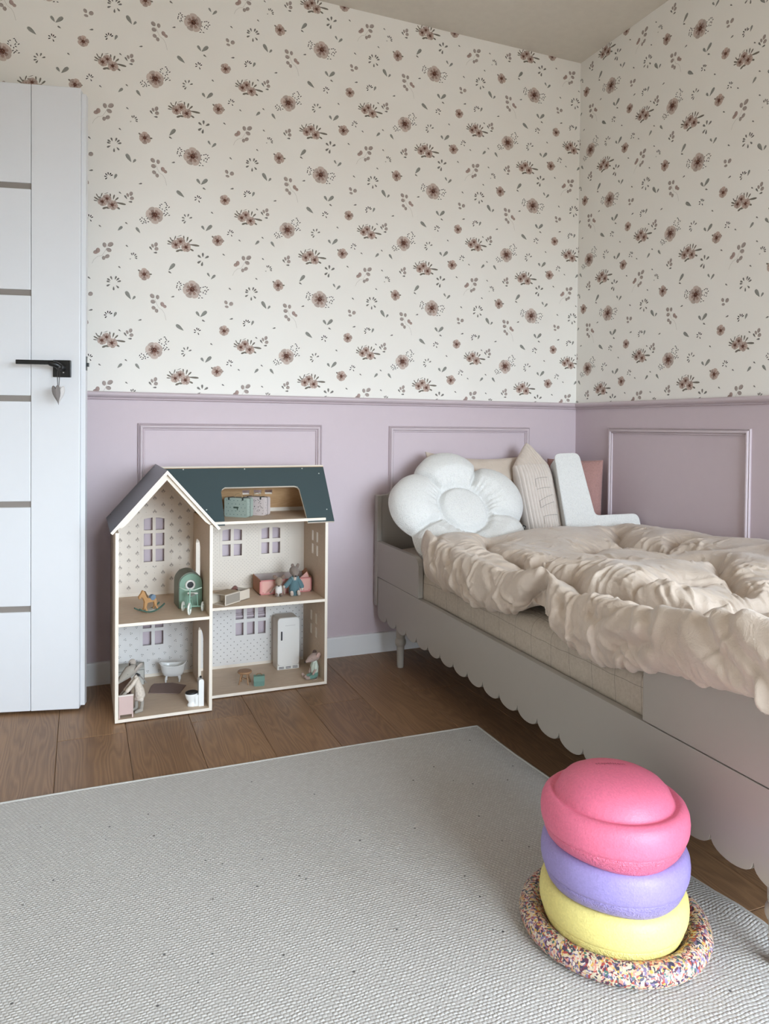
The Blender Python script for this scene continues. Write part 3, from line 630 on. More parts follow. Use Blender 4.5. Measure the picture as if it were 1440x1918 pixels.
MINOR = [(.010, .012, [(126, 205), (104, 223), (83, 240), (61, 257), (40, 275)]), (.007, .011, [(148, 140), (113, 185), (74, 217)]), (.006, .010, [(135, 290), (122, 303), (100, 317)]),
 (.010, .013, [(150, 540), (128, 560), (132, 587), (165, 610)]), (.010, .013, [(104, 580), (96, 613), (96, 640), (112, 675)]), (.012, .014, [(170, 715), (148, 745), (122, 773), (100, 797)]),
 (.011, .013, [(185, 745), (158, 768), (130, 795), (110, 825)]), (.007, .016, [(60, 505), (72, 573), (85, 640)]), (.008, .011, [(117, 457), (126, 480), (104, 500)]),
 (.008, .012, [(174, 45), (122, 100), (80, 130)]), (.009, .012, [(175, 640), (135, 662), (100, 655)]), (.008, .012, [(225, 710), (257, 735), (285, 760)])]
def seg_dist(line):
    L = np.array([(a/1000, .42+b_/1000*1.78) for a, b_ in line]); L[:, 0] *= ARC.mean()
    best = np.full(UU.shape, 9.); tt = np.zeros(UU.shape); acc = 0.; sg = np.zeros(UU.shape)
    for (a, b_), (c, d) in zip(L, L[1:]):
        dx, dy = c-a, d-b_; ll = math.hypot(dx, dy); q = np.clip(((UU-a)*dx+(VG-b_)*dy)/ll**2, 0, 1)
        ds = np.hypot(UU-a-q*dx, VG-b_-q*dy); m_ = ds < best; best = np.where(m_, ds, best); tt = np.where(m_, acc+q*ll, tt)
        sg = np.where(m_, np.sign((UU-a)*dy-(VG-b_)*dx), sg); acc += ll
    return best, tt, sg, acc
rs = np.random.RandomState(4)
def vnoise(x, y, seed):
    """smooth 2D value noise on arrays"""
    g_ = np.random.RandomState(seed).rand(256, 256)*2-1
    xi, yi = np.floor(x).astype(int), np.floor(y).astype(int); fx_, fy_ = x-xi, y-yi
    fx_ = fx_*fx_*(3-2*fx_); fy_ = fy_*fy_*(3-2*fy_); q = lambda a, b_: g_[a % 256, b_ % 256]
    return (q(xi, yi)*(1-fx_)+q(xi+1, yi)*fx_)*(1-fy_)+(q(xi, yi+1)*(1-fx_)+q(xi+1, yi+1)*fx_)*fy_
Hm = np.zeros(UU.shape); H = np.zeros(UU.shape); near = np.full(UU.shape, 9.); wr_ = np.zeros(UU.shape)
wu = UU+.012*vnoise(UU*14, VG*14, 3)+.004*vnoise(UU*50, VG*50, 5); wv_ = VG+.012*vnoise(UU*14, VG*14, 9)+.004*vnoise(UU*50, VG*50, 15)
UU0, VG0 = UU, VG; UU, VG = wu, wv_
for k, (n_, (a_, line)) in enumerate(MAJOR.items()):
    d, tt, sg, acc = seg_dist(line); fade = np.clip(np.minimum(tt, acc-tt)/.05+.35, 0, 1)
    Hm = np.maximum(Hm, a_*fade*(.030*np.exp(-d/.016)+.014*np.exp(-(d/.05)**2)))
    near = np.minimum(near, d/a_)
for a_, w_, line in MINOR:
    d, tt, sg, acc = seg_dist(line); fade = np.clip(np.minimum(tt, acc-tt)/.03+.2, 0, 1)
    H += fade*(-a_*np.exp(-(d/w_)**2)+.55*a_*np.exp(-((d-1.9*w_)/(1.2*w_))**2))
UU, VG = UU0, VG0
def blur(a, n):
    for ax in (0, 1):
        a = sum(np.roll(np.pad(a, 9, 'edge'), k, ax) for k in range(-n, n+1))[9:-9, 9:-9]/(2*n+1)
    return a
H -= blur(Hm, 2)
H += .026*(1-np.exp(-near/.065))-.010
# soft broad folds, then thin wrinkles running out from the creases and from the hem
H += .009*vnoise(UU*7+1.3*vnoise(UU*5, VG*5, 1), VG*5, 2)+.0035*vnoise((UU+VG*.7)*15, (VG-UU*.7)*6, 12)
rw = random.Random(11); AM = ARC.mean(); WR = np.zeros(UU.shape)
def wrinkle(u0, v0, ang, L, a, w_, bend):
    pts = [(u0, v0)]; n_ = 7
    for k in range(n_): pts.append((pts[-1][0]+L/n_*math.cos(ang), pts[-1][1]+L/n_*math.sin(ang))); ang += bend/n_+rw.uniform(-.12, .12)
    us = [p_[0] for p_ in pts]; vs_ = [p_[1] for p_ in pts]; m_ = 4*w_
    j0 = np.searchsorted(VV, min(vs_)-m_); j1 = np.searchsorted(VV, max(vs_)+m_)
    i0 = max(int((min(us)-m_)/AM*NU), 0); i1 = min(int((max(us)+m_)/AM*NU)+2, NU)
    if j1-j0 < 3 or i1-i0 < 3: return
    U_, V_ = wu[j0:j1, i0:i1], wv_[j0:j1, i0:i1]; best = np.full(U_.shape, 9.); tt = np.zeros(U_.shape); sg = np.zeros(U_.shape)
    for k, ((a0, b0), (a1_, b1_)) in enumerate(zip(pts, pts[1:])):
        dx, dy = a1_-a0, b1_-b0; ll = math.hypot(dx, dy); q = np.clip(((U_-a0)*dx+(V_-b0)*dy)/ll**2, 0, 1)
        ds = np.hypot(U_-a0-q*dx, V_-b0-q*dy); mm = ds < best; best = np.where(mm, ds, best); tt = np.where(mm, (k+q)/n_, tt); sg = np.where(mm, np.sign((U_-a0)*dy-(V_-b0)*dx), sg)
    s_ = best*sg; tap = np.sin(PI*np.clip(tt*.93+.04, 0, 1))**.8
    WR[j0:j1, i0:i1] += a*tap*(np.exp(-(s_/w_)**2)-.7*np.exp(-((s_-1.5*w_)/(1.0*w_))**2)-.25*np.exp(-((s_+1.8*w_)/(1.3*w_))**2))
for n_, (a_, line) in MAJOR.items():
    L = [(a/1000*AM, .42+b_/1000*1.78) for a, b_ in line]
    for (a, b_), (c, d) in zip(L, L[1:]):
        ll = math.hypot(c-a, d-b_); th = math.atan2(d-b_, c-a)
        for k in range(max(1, int(ll/.011))):
            f = rw.random(); s_ = rw.choice((-1, 1)); g_ = th+s_*(PI/2+rw.uniform(-.55, .55))
            wrinkle(a+(c-a)*f+.006*math.cos(g_), b_+(d-b_)*f+.006*math.sin(g_), g_, rw.uniform(.035, .13), rw.uniform(.0022, .0052)*a_**.5, rw.uniform(.0042, .0085), rw.uniform(-.5, .5))
for k in range(85):
    wrinkle(rw.uniform(.0, .05), rw.uniform(.45, 2.15), rw.uniform(-.75, .75), rw.uniform(.05, .17), rw.uniform(.003, .0065), rw.uniform(.0055, .010), rw.uniform(-.6, .6))
for k in range(230):
    g_ = rw.choice((.5, 2.2, 1.2, -.4))+rw.uniform(-.5, .5)
    wrinkle(rw.uniform(.04, AM-.05), rw.uniform(.46, 2.15), g_, rw.uniform(.03, .12), rw.uniform(.0012, .0038), rw.uniform(.0038, .007), rw.uniform(-.7, .7))
H += WR
du = np.gradient(P, axis=1); dvv = np.gradient(P, axis=0); Nn = np.cross(dvv, du); Nn /= np.linalg.norm(Nn, axis=2, keepdims=True)+1e-9
if Nn[NV//2, NU//2, 2] < 0: Nn = -Nn
ed = np.clip((VV-.42)/.14, .05, 1)[:, None]; eu = np.clip(UU/.03, 0, 1)*np.clip((ARC[:, None]-UU)/.05, 0, 1)
P = P+Nn*(H*ed*eu)[..., None]
P[:, :, 0] = np.minimum(P[:, :, 0], -.012)
t = NT('washed_cotton'); v = t.coord(); n = t.noise(v, 9, 4, .6)
t.l(t.ramp(n, [(.3, 'cab9a9'), (.7, 'd5c6b8')]), t.b.inputs['Base Color']); t.b.inputs['Roughness'].default_value = .55
t.b.inputs['Specular IOR Level'].default_value = .35; t.b.inputs['Sheen Weight'].default_value = .25; t.b.inputs['Sheen Roughness'].default_value = .4
t.bump(t.math('ADD', t.noise(v, 38, 5, .65, .6), t.math('MULTIPLY', t.noise(v, 900, 2), .08)), .6, .006); m_cot = t.m
tag(obj('duvet', MB().grid(P), m_cot, smooth=True), 'crumpled sand beige cotton duvet spread over the bed and hanging over its side', 'duvet')

# ------------------------------------------------------------------ cushions
def frameM(C, X, Y):
    X = Vector(X).normalized(); Y = Vector(Y); Y = (Y-X*Y.dot(X)).normalized(); N = X.cross(Y)
    return Matrix(((X.x, Y.x, N.x, C[0]), (X.y, Y.y, N.y, C[1]), (X.z, Y.z, N.z, C[2]), (0, 0, 0, 1)))
def boucle(name, col, sc=210, h=.0028, sheen=.15):
    t = NT(name); v = t.coord(); vo = t.n('ShaderNodeTexVoronoi'); vo.inputs['Scale'].default_value = sc; t.l(v, vo.inputs['Vector'])
    vo2 = t.noise(v, sc*.8, 3, .6, 1.5); f = t.math('ADD', t.math('MULTIPLY', vo.outputs['Distance'], .6), vo2)
    c = hexs(col); t.l(t.ramp(f, [(.35, tuple(k*.93 for k in c)), (.8, c)]), t.b.inputs['Base Color'])
    t.b.inputs['Roughness'].default_value = .95; t.b.inputs['Specular IOR Level'].default_value = .1; t.b.inputs['Sheen Weight'].default_value = sheen
    t.bump(f, .8, h); return t.m
m_bou = boucle('white_boucle', 'ecebe8')
# flower cushion
FL = thing('flower_cushion', 'big white boucle cushion shaped like a five petalled flower at the head of the bed', 'cushion', (-.735, -.275, .42))
M4 = frameM((-.722, -.272, .572), (1, -.03, -.02), (0, .64, .77))
def flower_rows(front):
    rows = []; nr, na = 46, 240; rc = .098
    for k in range(nr+1):
        q = k/nr; row = []
        for i in range(na):
            th = 2*PI*i/na; de = (th-math.radians(95)) % (2*PI/5); de = de if de < PI/5 else de-2*PI/5
            R = .130*math.cos(de)+math.sqrt(max(.146**2-(.130*math.sin(de))**2, 1e-5)); R *= 1+.03*math.sin(th*2+1)
            r = R*q if q < 1 else R; s = abs(de)/(PI/5)
            rq = r/R; body = .088*math.sqrt(max(1-max((rq-.55)/.45, 0)**2, 0))**.9
            cen = .050+.010*math.cos(min(r/rc, 1)*PI/2); gro = math.exp(-((r-rc)/.011)**2)*.022
            pet = body*(1-.30*s**2.6*min(max((r-rc)/.05, 0), 1))
            hh = cen if r < rc else pet*min(1, .55+.45*min((r-rc)/.07, 1))+.0*s
            hh = max(hh-gro, 0)
            if r > rc: hh += .004*math.sin(th*38+math.sin(th*7)*2)*math.exp(-(r-rc)/.035)*min((r-rc)/.01, 1)
            hh -= .022*math.exp(-((1-s)*.63*r/.009)**2)*min(max((r-rc)/.03, 0), 1)*min(1, hh/.02)
            ba = .055*math.sqrt(max(1-rq**2.5, 0))*(1-.4*s**2)
            row.append((r*math.cos(th)*1.0, r*math.sin(th), max(hh, 0)*1.0 if front else -ba))
        rows.append(row)
    return rows
mb = MB().grid(flower_rows(True), closed=True); b0 = MB().grid(flower_rows(False)[::-1], closed=True)
mb.add(b0.v, b0.f); obj('petals', mb.xf(M4), m_bou, FL, smooth=True)
# little black tag on the right petal
Mt = M4 @ Matrix.Translation((.232, -.085, .012)) @ Matrix.Rotation(math.radians(52), 4, 'Z')
tg = obj('tag', MB().box(-.027, -.006, -.0008, .027, .006, .0008).xf(Mt), plain('black_tag', '121212', .7), FL); tg['label'] = 'small black woven tag'
dash = MB(); rr_ = random.Random(2)
for k in range(8): dash.box(-.022+k*.0055, -.003, .0009, -.019+k*.0055, .0025 if k % 3 else .0005, .0012)
obj('tag_lettering', dash.xf(Mt), plain('tag_thread', 'd8d8d4', .7), FL)
def pillow(name, label, M, w_, h_, th, mat, cat='pillow', nx_=60, seed=0, corner=.10, wr_=.004):
    rows = []
    for j in range(nx_+1):
        row = []
        for i in range(nx_*2):
            a = i/(nx_*2)*2; front = a < 1; x = (a*2-1) if front else (3-a*2); y = j/nx_*2-1
            e = (1-abs(x)**2.4)*(1-abs(y)**2.4); zz = th*max(e, 0)**.55
            px = x*w_/2*(1-corner*(1-y*y)); py = y*h_/2*(1-corner*(1-x*x))
            zz += wr_*mnoise.noise((px*16+seed, py*16, 1 if front else 5))*min(1, e*4)
            row.append((px, py, zz if front else -zz))
        rows.append(row)
    o = obj(name, MB().grid(rows, closed=True).xf(M), mat, smooth=True); return tag(o, label, cat)
pillow('pillow', 'sand beige cotton pillow leaning on the headboard behind the flower cushion', frameM((-.562, -.112, .590), (1, 0, -.045), (0, .15, .98)), .45, .40, .055, m_cot)
pillow('square_cushion', 'dusty pink boucle square cushion in the corner behind the white letter cushion', frameM((-.112, -.142, .585), (.64, -.76, 0), (.03, .08, 1)), .235, .36, .055, boucle('pink_boucle', 'b98f88', 150, .004), 'cushion', corner=.03)
# pencil cushion
PC = thing('pencil_cushion', 'beige corduroy cushion shaped like a pencil with stitched letters', 'cushion', (-.34, -.30, .42))
MP = frameM((-.34, -.285, .40), (.97, -.02, 0), (-.05, .36, .93))
def ribbed(y0, y1, wfun, tfun, rib, skew=0., nw=200, ny_=60):
    rows = []
    for j in range(ny_+1):
        y = y0+(y1-y0)*j/ny_; w_, th = wfun(y), tfun(y); row = []
        for i in range(nw*2):
            a = i/(nw*2)*2; front = a < 1; x = (a*2-1) if front else (3-a*2)
            e = max(1-abs(x)**3.2, 0)**.5; px = x*w_
            rb = .0075*abs(math.sin(PI*(px+skew*(y-y0))/rib))**.6 if front else 0
            row.append((px, y, (th*e+rb*e) if front else -th*e))
        rows.append(row)
    return rows
def body_t(y): return .050*min(1, ((y+.001)/.05)**.5)*(1-.35*max(0, (y-.30)/.06)**2)
m_cord = plain('beige_corduroy', 'd9cbbf', .85, bump=(420, .0006), sheen=.2, nscale=60)
m_cordp = plain('pale_corduroy', 'ded3ca', .85, bump=(420, .0006), sheen=.2, nscale=60)
obj('body', MB().grid(ribbed(0, .362, lambda y: .082+.003*math.sin(y*9), body_t, .0125), closed=True).xf(MP), m_cordp, PC, smooth=True)
obj('tip', MB().grid(ribbed(.360, .462, lambda y: max(.001, .082*(1-(y-.36)/.104)**.9), lambda y: max(.002, .034*(1-(y-.36)/.104)**.6), .0125, .35), closed=True).xf(MP), m_cord, PC, smooth=True)
st = MB()
def stitch(x0, y0, x1, y1):
    q = [(x0+(x1-x0)*k/6, y0+(y1-y0)*k/6+.002*math.sin(k*.6)) for k in range(7)]
    st.loft([(x, y, .0072+body_t(y)*max(1-abs(x/.082)**3.2, 0)**.5) for x, y in q], [.0012]*7, 6)
for s in ((-.026, .292, .030, .300), (-.026, .292, -.030, .262), (-.026, .250, .036, .258), (-.026, .202, .040, .228), (-.022, .176, .040, .198), (-.024, .202, -.026, .176), (-.020, .140, .044, .146), (-.020, .140, -.022, .112), (-.018, .078, .048, .102)):
    stitch(*s)
obj('stitched_letters', st.xf(MP), plain('stitch_thread', 'ada49c', .8), PC, smooth=True)
# letter cushion
LC = thing('letter_cushion', 'white boucle cushion shaped like the letter L leaning in the corner of the bed', 'cushion', (-.25, -.38, .45))
ML = frameM((-.297, -.350, .519), (.95, -.33, .05), (.009, .13, .267))
Lp = [(0, -.085), (.285, -.085), (.285, .034), (.115, .034), (.094, .300), (.0, .300)]
def roundpoly(P_, r, n=5):
    out = []
    for i, p in enumerate(P_):
        p = Vector((*p, 0)); a = Vector((*P_[i-1], 0)); b = Vector((*P_[(i+1) % len(P_)], 0)); da_, db_ = (a-p).normalized(), (b-p).normalized()
        for k in range(n+1):
            f = k/n; q = (p+da_*r*(1-f)**2+db_*r*f**2); out.append((q.x, q.y))
    return out
lb = MB().prism(roundpoly(Lp, .022), .095, O=(0, 0, -.095), X=(1, 0, 0), Y=(0, 1, 0), N=(0, 0, 1))
lo_ = obj('letter_body', lb.xf(ML), m_bou, LC, bevel=.016, bseg=5, angle=60)
def piping(z, r): return [(x, y, z) for x, y in (lambda q: q+q[:1])(roundpoly(Lp, .022))]
pp = MB().loft([tuple(p) for p in piping(-.004, 0)], [.0045]*(len(piping(0, 0))), 8, cap=False)
obj('seam_piping', pp.xf(ML), m_bou, LC, smooth=True)
# ------------------------------------------------------------------ dollhouse
m_ply = wood('birch_ply', 'bda690', 'd6c2ab', rough=.5, axis=0, scale=3., bump=.0001, cathedral=.5, spec=.3)
m_edge = plain('ply_edge', 'ece2d4', .55, var=.03)
m_in = wood('attic_pine', 'b98f66', 'd8b48a', rough=.5, axis=0, scale=3., bump=.0001, cathedral=.6)
m_roof = plain('roof_petrol', '384a4e', .30, var=.02, spec=.8)
m_cream = plain('cream_board', 'e6dccf', .6, var=.01)
m_greyb = plain('pale_grey_board', 'e2dfdc', .6, var=.01)
m_pr2 = vcol('printed_board_ink')
HS = thing('dollhouse', 'wooden dollhouse with petrol green roof and printed room walls standing against the wall', 'dollhouse', (-1.6, -.2, 0))
BX0, BX1, BY, WX1, WY, YB = -1.9365, -1.651, -.384, -1.2427, -.285, -.014
T = .0095
def board(name, x0, y0, z0, x1, y1, z1, mat=None, edge='y'):
    mb = MB().box(x0, y0, z0, x1, y1, z1)
    for i in ((2, 3) if edge == 'y' else (0, 1)): mb.mi[i] = 1
    return obj(name, mb, [mat or m_ply, m_edge], HS, bevel=.0004, bseg=1)
def upright(name, x0, poly, holes=(), mat=None):
    """vertical board in the y-z plane, thickness T along +x"""
    return obj(name, MB().prism(poly, T, O=(x0, 0, 0), X=(0, 1, 0), Y=(0, 0, 1), N=(1, 0, 0), holes=holes, mside=1), [mat or m_ply, m_edge], HS)
board('floor_board', BX0, BY, .003, BX1, YB, .0125); board('floor_board', BX1+.0005, WY, .003, WX1, YB, .0125)
board('floor_runner', BX0+.01, BY+.012, 0, BX1-.01, BY+.022, .003); board('floor_runner', BX1, WY+.012, 0, WX1-.01, WY+.022, .003)
upright('side_wall', BX0, [(BY, .0125), (YB, .0125), (YB, .572), (BY, .572)])
def arch(y0, y1, z0, z1, c=.018): return [(y0, z0), (y1, z0), (y1, z1-c), (y1-c*.7, z1-c*.25), (y1-c*1.6, z1), (y0+c*1.6, z1), (y0+c*.7, z1-c*.25), (y0, z1-c)]
# partition with two doorways
upright('partition_wall', BX1-T, [(BY, .0125), (YB, .0125), (YB, .585), (BY, .585)], [arch(-.185, -.088, .2995, .503), arch(-.262, -.155, .0127, .214)])
slits = lambda y0, y1, z0, z1: [rect(a, b, c, d) for a, c in ((y0, y0+.019), (y1-.019, y1)) for b, d in ((z0, (z0+z1)/2-.006), ((z0+z1)/2+.006, z1))]
upright('side_wall', WX1-T, [(WY, .0125), (YB, .0125), (YB, .566), (-.155, .742), (WY, .566)], slits(-.200, -.126, .432, .517)+slits(-.196, -.117, .139, .224))
board('shelf_board', BX0+T, BY, .290, BX1-T, YB-.01, .2995); board('shelf_board', BX1, WY, .2895, WX1-T, YB-.01, .299)
board('attic_floor', BX1, WY-.004, .571, WX1-T, YB-.01, .5805)
# back panels with window openings
def panes(x0, x1, z0, z1, cols, rows_, gx, gz, archtop=True):
    out = []; w_ = (x1-x0-gx*(cols-1))/cols; h_ = (z1-z0-gz*(rows_-1))/rows_
    for i in range(cols):
        for j in range(rows_):
            a, c = x0+i*(w_+gx), z0+j*(h_+gz); b, d = a+w_, c+h_
            if archtop and j == rows_-1:
                q = .005
                out.append([(a, c), (b, c), (b, d-q*(1 if i == cols-1 else .15)), ((a+b)/2, d-q*.35 if cols > 1 else d), (a, d-q*(1 if i == 0 else .15))])
            else: out.append(rect(a, c, b, d))
    return out
WIN = {}
def back(name, key, poly, wins, mat):
    hs = [p for w_ in wins for p in panes(*w_)]; WIN[key] = wins
    o = obj(name, MB().prism(poly, .006, O=(0, YB-.009, 0), X=(1, 0, 0), Y=(0, 0, 1), N=(0, 1, 0), holes=hs), [mat, m_edge], HS)
    for x0, x1, z0, z1, cols, rows_, gx, gz, *r in wins:
        m_ = .0095; d = .006 if (r[0] if r else True) else 0
        out = [(x0-m_, z0-m_), (x1+m_, z0-m_), (x1+m_, z1+m_-d)]+[(x1+m_-(x1-x0+2*m_)*k/6, z1+m_-d+d*math.sin(PI*k/6)) for k in range(1, 6)]+[(x0-m_, z1+m_-d)]
        obj('window_frame', MB().prism(out, .0012, O=(0, YB-.009, 0), N=(0, -1, 0), holes=panes(x0, x1, z0, z1, cols, rows_, gx, gz, d > 0)), m_cream if key != 'BL' and key != 'WL' else m_greyb, o)
    return o
xa, xb = BX0+T, BX1-T
pBU = back('back_panel', 'BU', [(xa, .2995), (xb, .2995), (xb, .585), (-1.7905, .742), (xa, .572)], [(-1.829, -1.760, .416, .571, 2, 3, .0105, .0115)], m_cream)
pBL = back('back_panel', 'BL', [(xa, .0125), (xb, .0125), (xb, .290), (xa, .290)], [(-1.831, -1.762, .124, .232, 2, 2, .0115, .0115, False)], m_greyb)
pWU = back('back_panel', 'WU', [(BX1, .299), (WX1-T, .299), (WX1-T, .571), (BX1, .571)], [(-1.558, -1.487, .420, .519, 2, 2, .0115, .0135), (-1.415, -1.3445, .4215, .519, 2, 2, .0115, .0135)], m_cream)
pWL = back('back_panel', 'WL', [(BX1, .0125), (WX1-T, .0125), (WX1-T, .2895), (BX1, .2895)], [(-1.508, -1.397, .1265, .232, 3, 2, .0125, .0125, False)], m_greyb)
for p, x0, x1, z0 in ((pBU, xa, xb, .2995), (pWU, BX1, WX1-T, .299), (pWL, BX1, WX1-T, .0125), (pBL, xa, xb, .0125)):
    obj('skirting_strip', MB().box(x0, YB-.0105, z0, x1, YB-.009, z0+.010), m_edge, p)
# printed papers of the four rooms
def room_print(parent, key, x0, z0, px, pz, poly, motif, cols, seed=1):
    mb = MB(); rnd = random.Random(seed); Q = MB()
    xs = [p[0] for p in poly]; zs = [p[1] for p in poly]
    def inside(x, z):
        c = False
        for i in range(len(poly)):
            (a, b), (d, e) = poly[i-1], poly[i]
            if (b > z) != (e > z) and x < (d-a)*(z-b)/(e-b)+a: c = not c
        return c and not any(w_[0]-.014 < x < w_[1]+.014 and w_[2]-.014 < z < w_[3]+.014 for w_ in WIN[key])
    for i in range(-40, 41):
        for j in range(-40, 41):
            x, z = x0+i*px, z0+j*pz+(pz/2 if i % 2 else 0)
            if x < min(xs) or x > max(xs) or z < min(zs) or z > max(zs): continue
            for P, c in motif(rnd, x, z):
                if all(inside(a, b) for a, b in P): mb.add([(a, YB-.0093, b) for a, b in P], [tuple(range(len(P)))], lin(c))
    return stuff(obj('printed_pattern', mb, m_pr2, parent))
def oval(cx, cz, L, w_, a, n=8): return [(cx+math.cos(2*PI*k/n)*L*math.cos(a)-math.sin(2*PI*k/n)*w_*math.sin(a), cz+math.cos(2*PI*k/n)*L*math.sin(a)+math.sin(2*PI*k/n)*w_*math.cos(a)) for k in range(n)]
def fleur(r, x, z):
    k = 1.3; out = [(oval(x, z+.0035*k, .0034*k, .0014*k, PI/2), 'b3a79d')]
    for s in (-1, 1):
        for a, L, d in ((.75, .0039, .0039), (.1, .0039, .0047), (-.5, .0031, .0042)):
            out.append((oval(x+s*math.cos(a)*d, z+math.sin(a)*d-.0006, L*.75, .0013, a if s > 0 else PI-a), 'b9aea4'))
    out += [(oval(x, z-.0048, .0033, .0006, PI/2), 'a99d93'), (oval(x, z+.0237, .0009, .0009, 0, 6), 'a3968c')]
    return out
def clover(r, x, z):
    a0 = r.choice((.3, .5, 2.2, 1.2)); x += r.uniform(-.001, .001)
    return [(oval(x+.0032*math.cos(a0+k*2.1), z+.0032*math.sin(a0+k*2.1), .0017, .0013, 0, 7), '8d8a86') for k in range(3)]+[(oval(x+.003*math.cos(a0+1), z+.003*math.sin(a0+1), .003, .0003, a0+1+PI/2, 6), 'b3afaa')]
room_print(pBU, 'BU', -1.878, .5188, .0285, .0475, [(xa, .31), (xb, .31), (xb, .585), (-1.7905, .735), (xa, .572)], fleur, 1)
room_print(pBL, 'BL', -1.8702, .1705, .0188, .0395, rect(xa, .024, xb, .289), clover, 1)
room_print(pWU, 'WU', -1.5759, .4944, .0066, .0130, rect(BX1, .311, WX1-T, .57), lambda r, x, z: [(oval(x, z, .0012, .0012, 0, 6), 'bdb1a6')], 1)
room_print(pWL, 'WL', -1.5742, .1878, .0122, .0236, rect(BX1, .024, WX1-T, .288), lambda r, x, z: [(oval(x, z, .0019, .0019, 0, 7), '99948f')], 1)
# gabled roof of the bay
AX, AZ, EZ = -1.7895, .757, .574
def slope(name, x_e, yfun):
    ex = Vector((x_e-AX, 0, EZ-AZ)); L = ex.length; ex.normalize(); nrm = Vector((-ex.z, 0, ex.x)); nrm = nrm if nrm.z > 0 else -nrm
    dz = .0085/nrm.z; q = Vector((x_e, 0, EZ))-nrm*.0085
    mb = MB().prism([(AX, AZ), (x_e, EZ), (q.x, q.z), (AX, AZ-dz)], .383, O=(0, -.395, 0), N=(0, 1, 0), mi=1)     # mitred at the ridge
    mb.mi[4] = mb.mi[5] = mb.mi[6] = mb.mi[7] = 1
    for i, f in enumerate(mb.f):
        zs = [mb.v[k] for k in f]
        if len(f) == 4 and all(abs((Vector(z)-Vector((AX, z[1], AZ))).dot(nrm)) < 1e-5 for z in zs): mb.mi[i] = 0
    return obj(name, mb, [m_roof, m_edge], HS), ex, nrm, L
rl, exl, nl, LL = slope('roof_slope', -1.951, lambda L: rect(0, -.395, L, -.012))
yz = lambda z: -.292+(z-.568)/1.365
rr2, exr, nr_, LR = slope('roof_slope', -1.629, lambda L: [(0, -.395), (L, -.395), (L, yz(EZ)), (L*.55, -.012), (0, -.012)])
for ex, n_, L, nm in ((exl, nl, LL, 1), (exr, nr_, LR, 2)):
    ta = abs(ex.z/ex.x); pts = [(.0098*ta, -.0098), (.020*ta, -.020), (L-.045, -.020), (L-.030, -.017), (L-.026, -.0098)]
    obj('barge_batten', MB().prism(pts, .010, O=(AX, -.372, AZ), X=ex, Y=n_, N=(0, -1, 0)), m_edge, HS)
    b2 = MB().prism([(.0098*ta, -.0098), (.018*ta, -.018), (L-.03, -.018), (L-.03, -.0098)], .010, O=(AX, -.030, AZ), X=ex, Y=n_, N=(0, -1, 0)); obj('barge_batten', b2, m_edge, HS)
m_screw = plain('screw_heads', 'cfd0cc', .4)
for s_, y_ in ((.012, -.375), (.012, -.05), (LL-.02, -.37), (LL-.02, -.05)):
    c = Vector((AX, y_, AZ))+exl*s_; obj('screw_head', MB().loft([c-nl*.001, c+nl*.0008], [.0022, .002], 8, cap=False), plain('dark_screw', '3a3f41', .4), rl)
for ex, n_, L in ((exl, nl, LL), (exr, nr_, LR)):
    obj('roof_lining', MB().prism(rect(.014, -.383, L-.016, -.026), .0012, O=Vector((AX, 0, AZ))-n_*.0098, X=ex, Y=(0, 1, 0), N=n_), m_in, HS)
# long roof of the wing: front slope with the attic opening, and back slope
ey = Vector((0, .137, .187)).normalized(); ny_ = Vector((0, -.187, .137)).normalized(); RLn = .2318
rp = [(-1.623, 0), (-1.597, 0), (-1.597, .128), (-1.593, .139), (-1.583, .146), (-1.342, .146), (-1.331, .142), (-1.326, .132), (-1.3165, 0), (-1.2225, 0), (-1.2225, RLn), (-1.786, RLn)]
ro = obj('roof_slope', MB().prism(rp, .0085, O=Vector((0, -.292, .568))-ny_*.0085, X=(1, 0, 0), Y=ey, N=ny_, mside=1), [m_roof, m_edge], HS)
for x, tt in ((-1.714, .2195), (-1.508, .218), (-1.3026, .217), (-1.244, .195), (-1.2412, .0473), (-1.651, .0614)):
    c = Vector((x, -.292, .568))+ey*tt; obj('screw_head', MB().loft([c-ny_*.001, c+ny_*.0009], [.0024, .0022], 8, cap=False), m_screw, ro)
eb = Vector((0, .143, -.187)).normalized(); nb = Vector((0, .187, .143)).normalized()
obj('roof_slope', MB().prism([(-1.786, 0), (-1.2225, 0), (-1.2225, .235), (-1.617, .235)], .0085, O=Vector((0, -.155, .755))-nb*.0085, X=(1, 0, 0), Y=eb, N=nb, mside=1,
    holes=[[(a, c), (a+.004, d), (b, d), (b-.002, c)] for a, b in ((-1.502, -1.474), (-1.461, -1.431), (-1.421, -1.391)) for c, d in ((.108, .128),)]), [m_in, m_edge], HS)
obj('attic_batten', MB().box(BX1, -.044, .5805, WX1-T, -.036, .594), m_edge, HS)
# ------------------------------------------------------------------ toys in the dollhouse
ZB, ZS, ZA = .0125, .2995, .5805
m_tan = plain('toy_wood', 'b98d5e', .6, nscale=80); m_green = plain('toy_dark_green', '3f5a4e', .5); m_blue = plain('toy_blue_grey', '6e8294', .7)
m_mint = plain('mint_metal', '8fb5a1', .4, var=.02); m_porc = plain('porcelain', 'eeeeec', .18, var=.005, spec=.6)
m_dark = plain('near_black', '121011', .4)
def WM(x, y, z, rz=0): return Matrix.Translation((x, y, z)) @ Matrix.Rotation(rz, 4, 'Z')
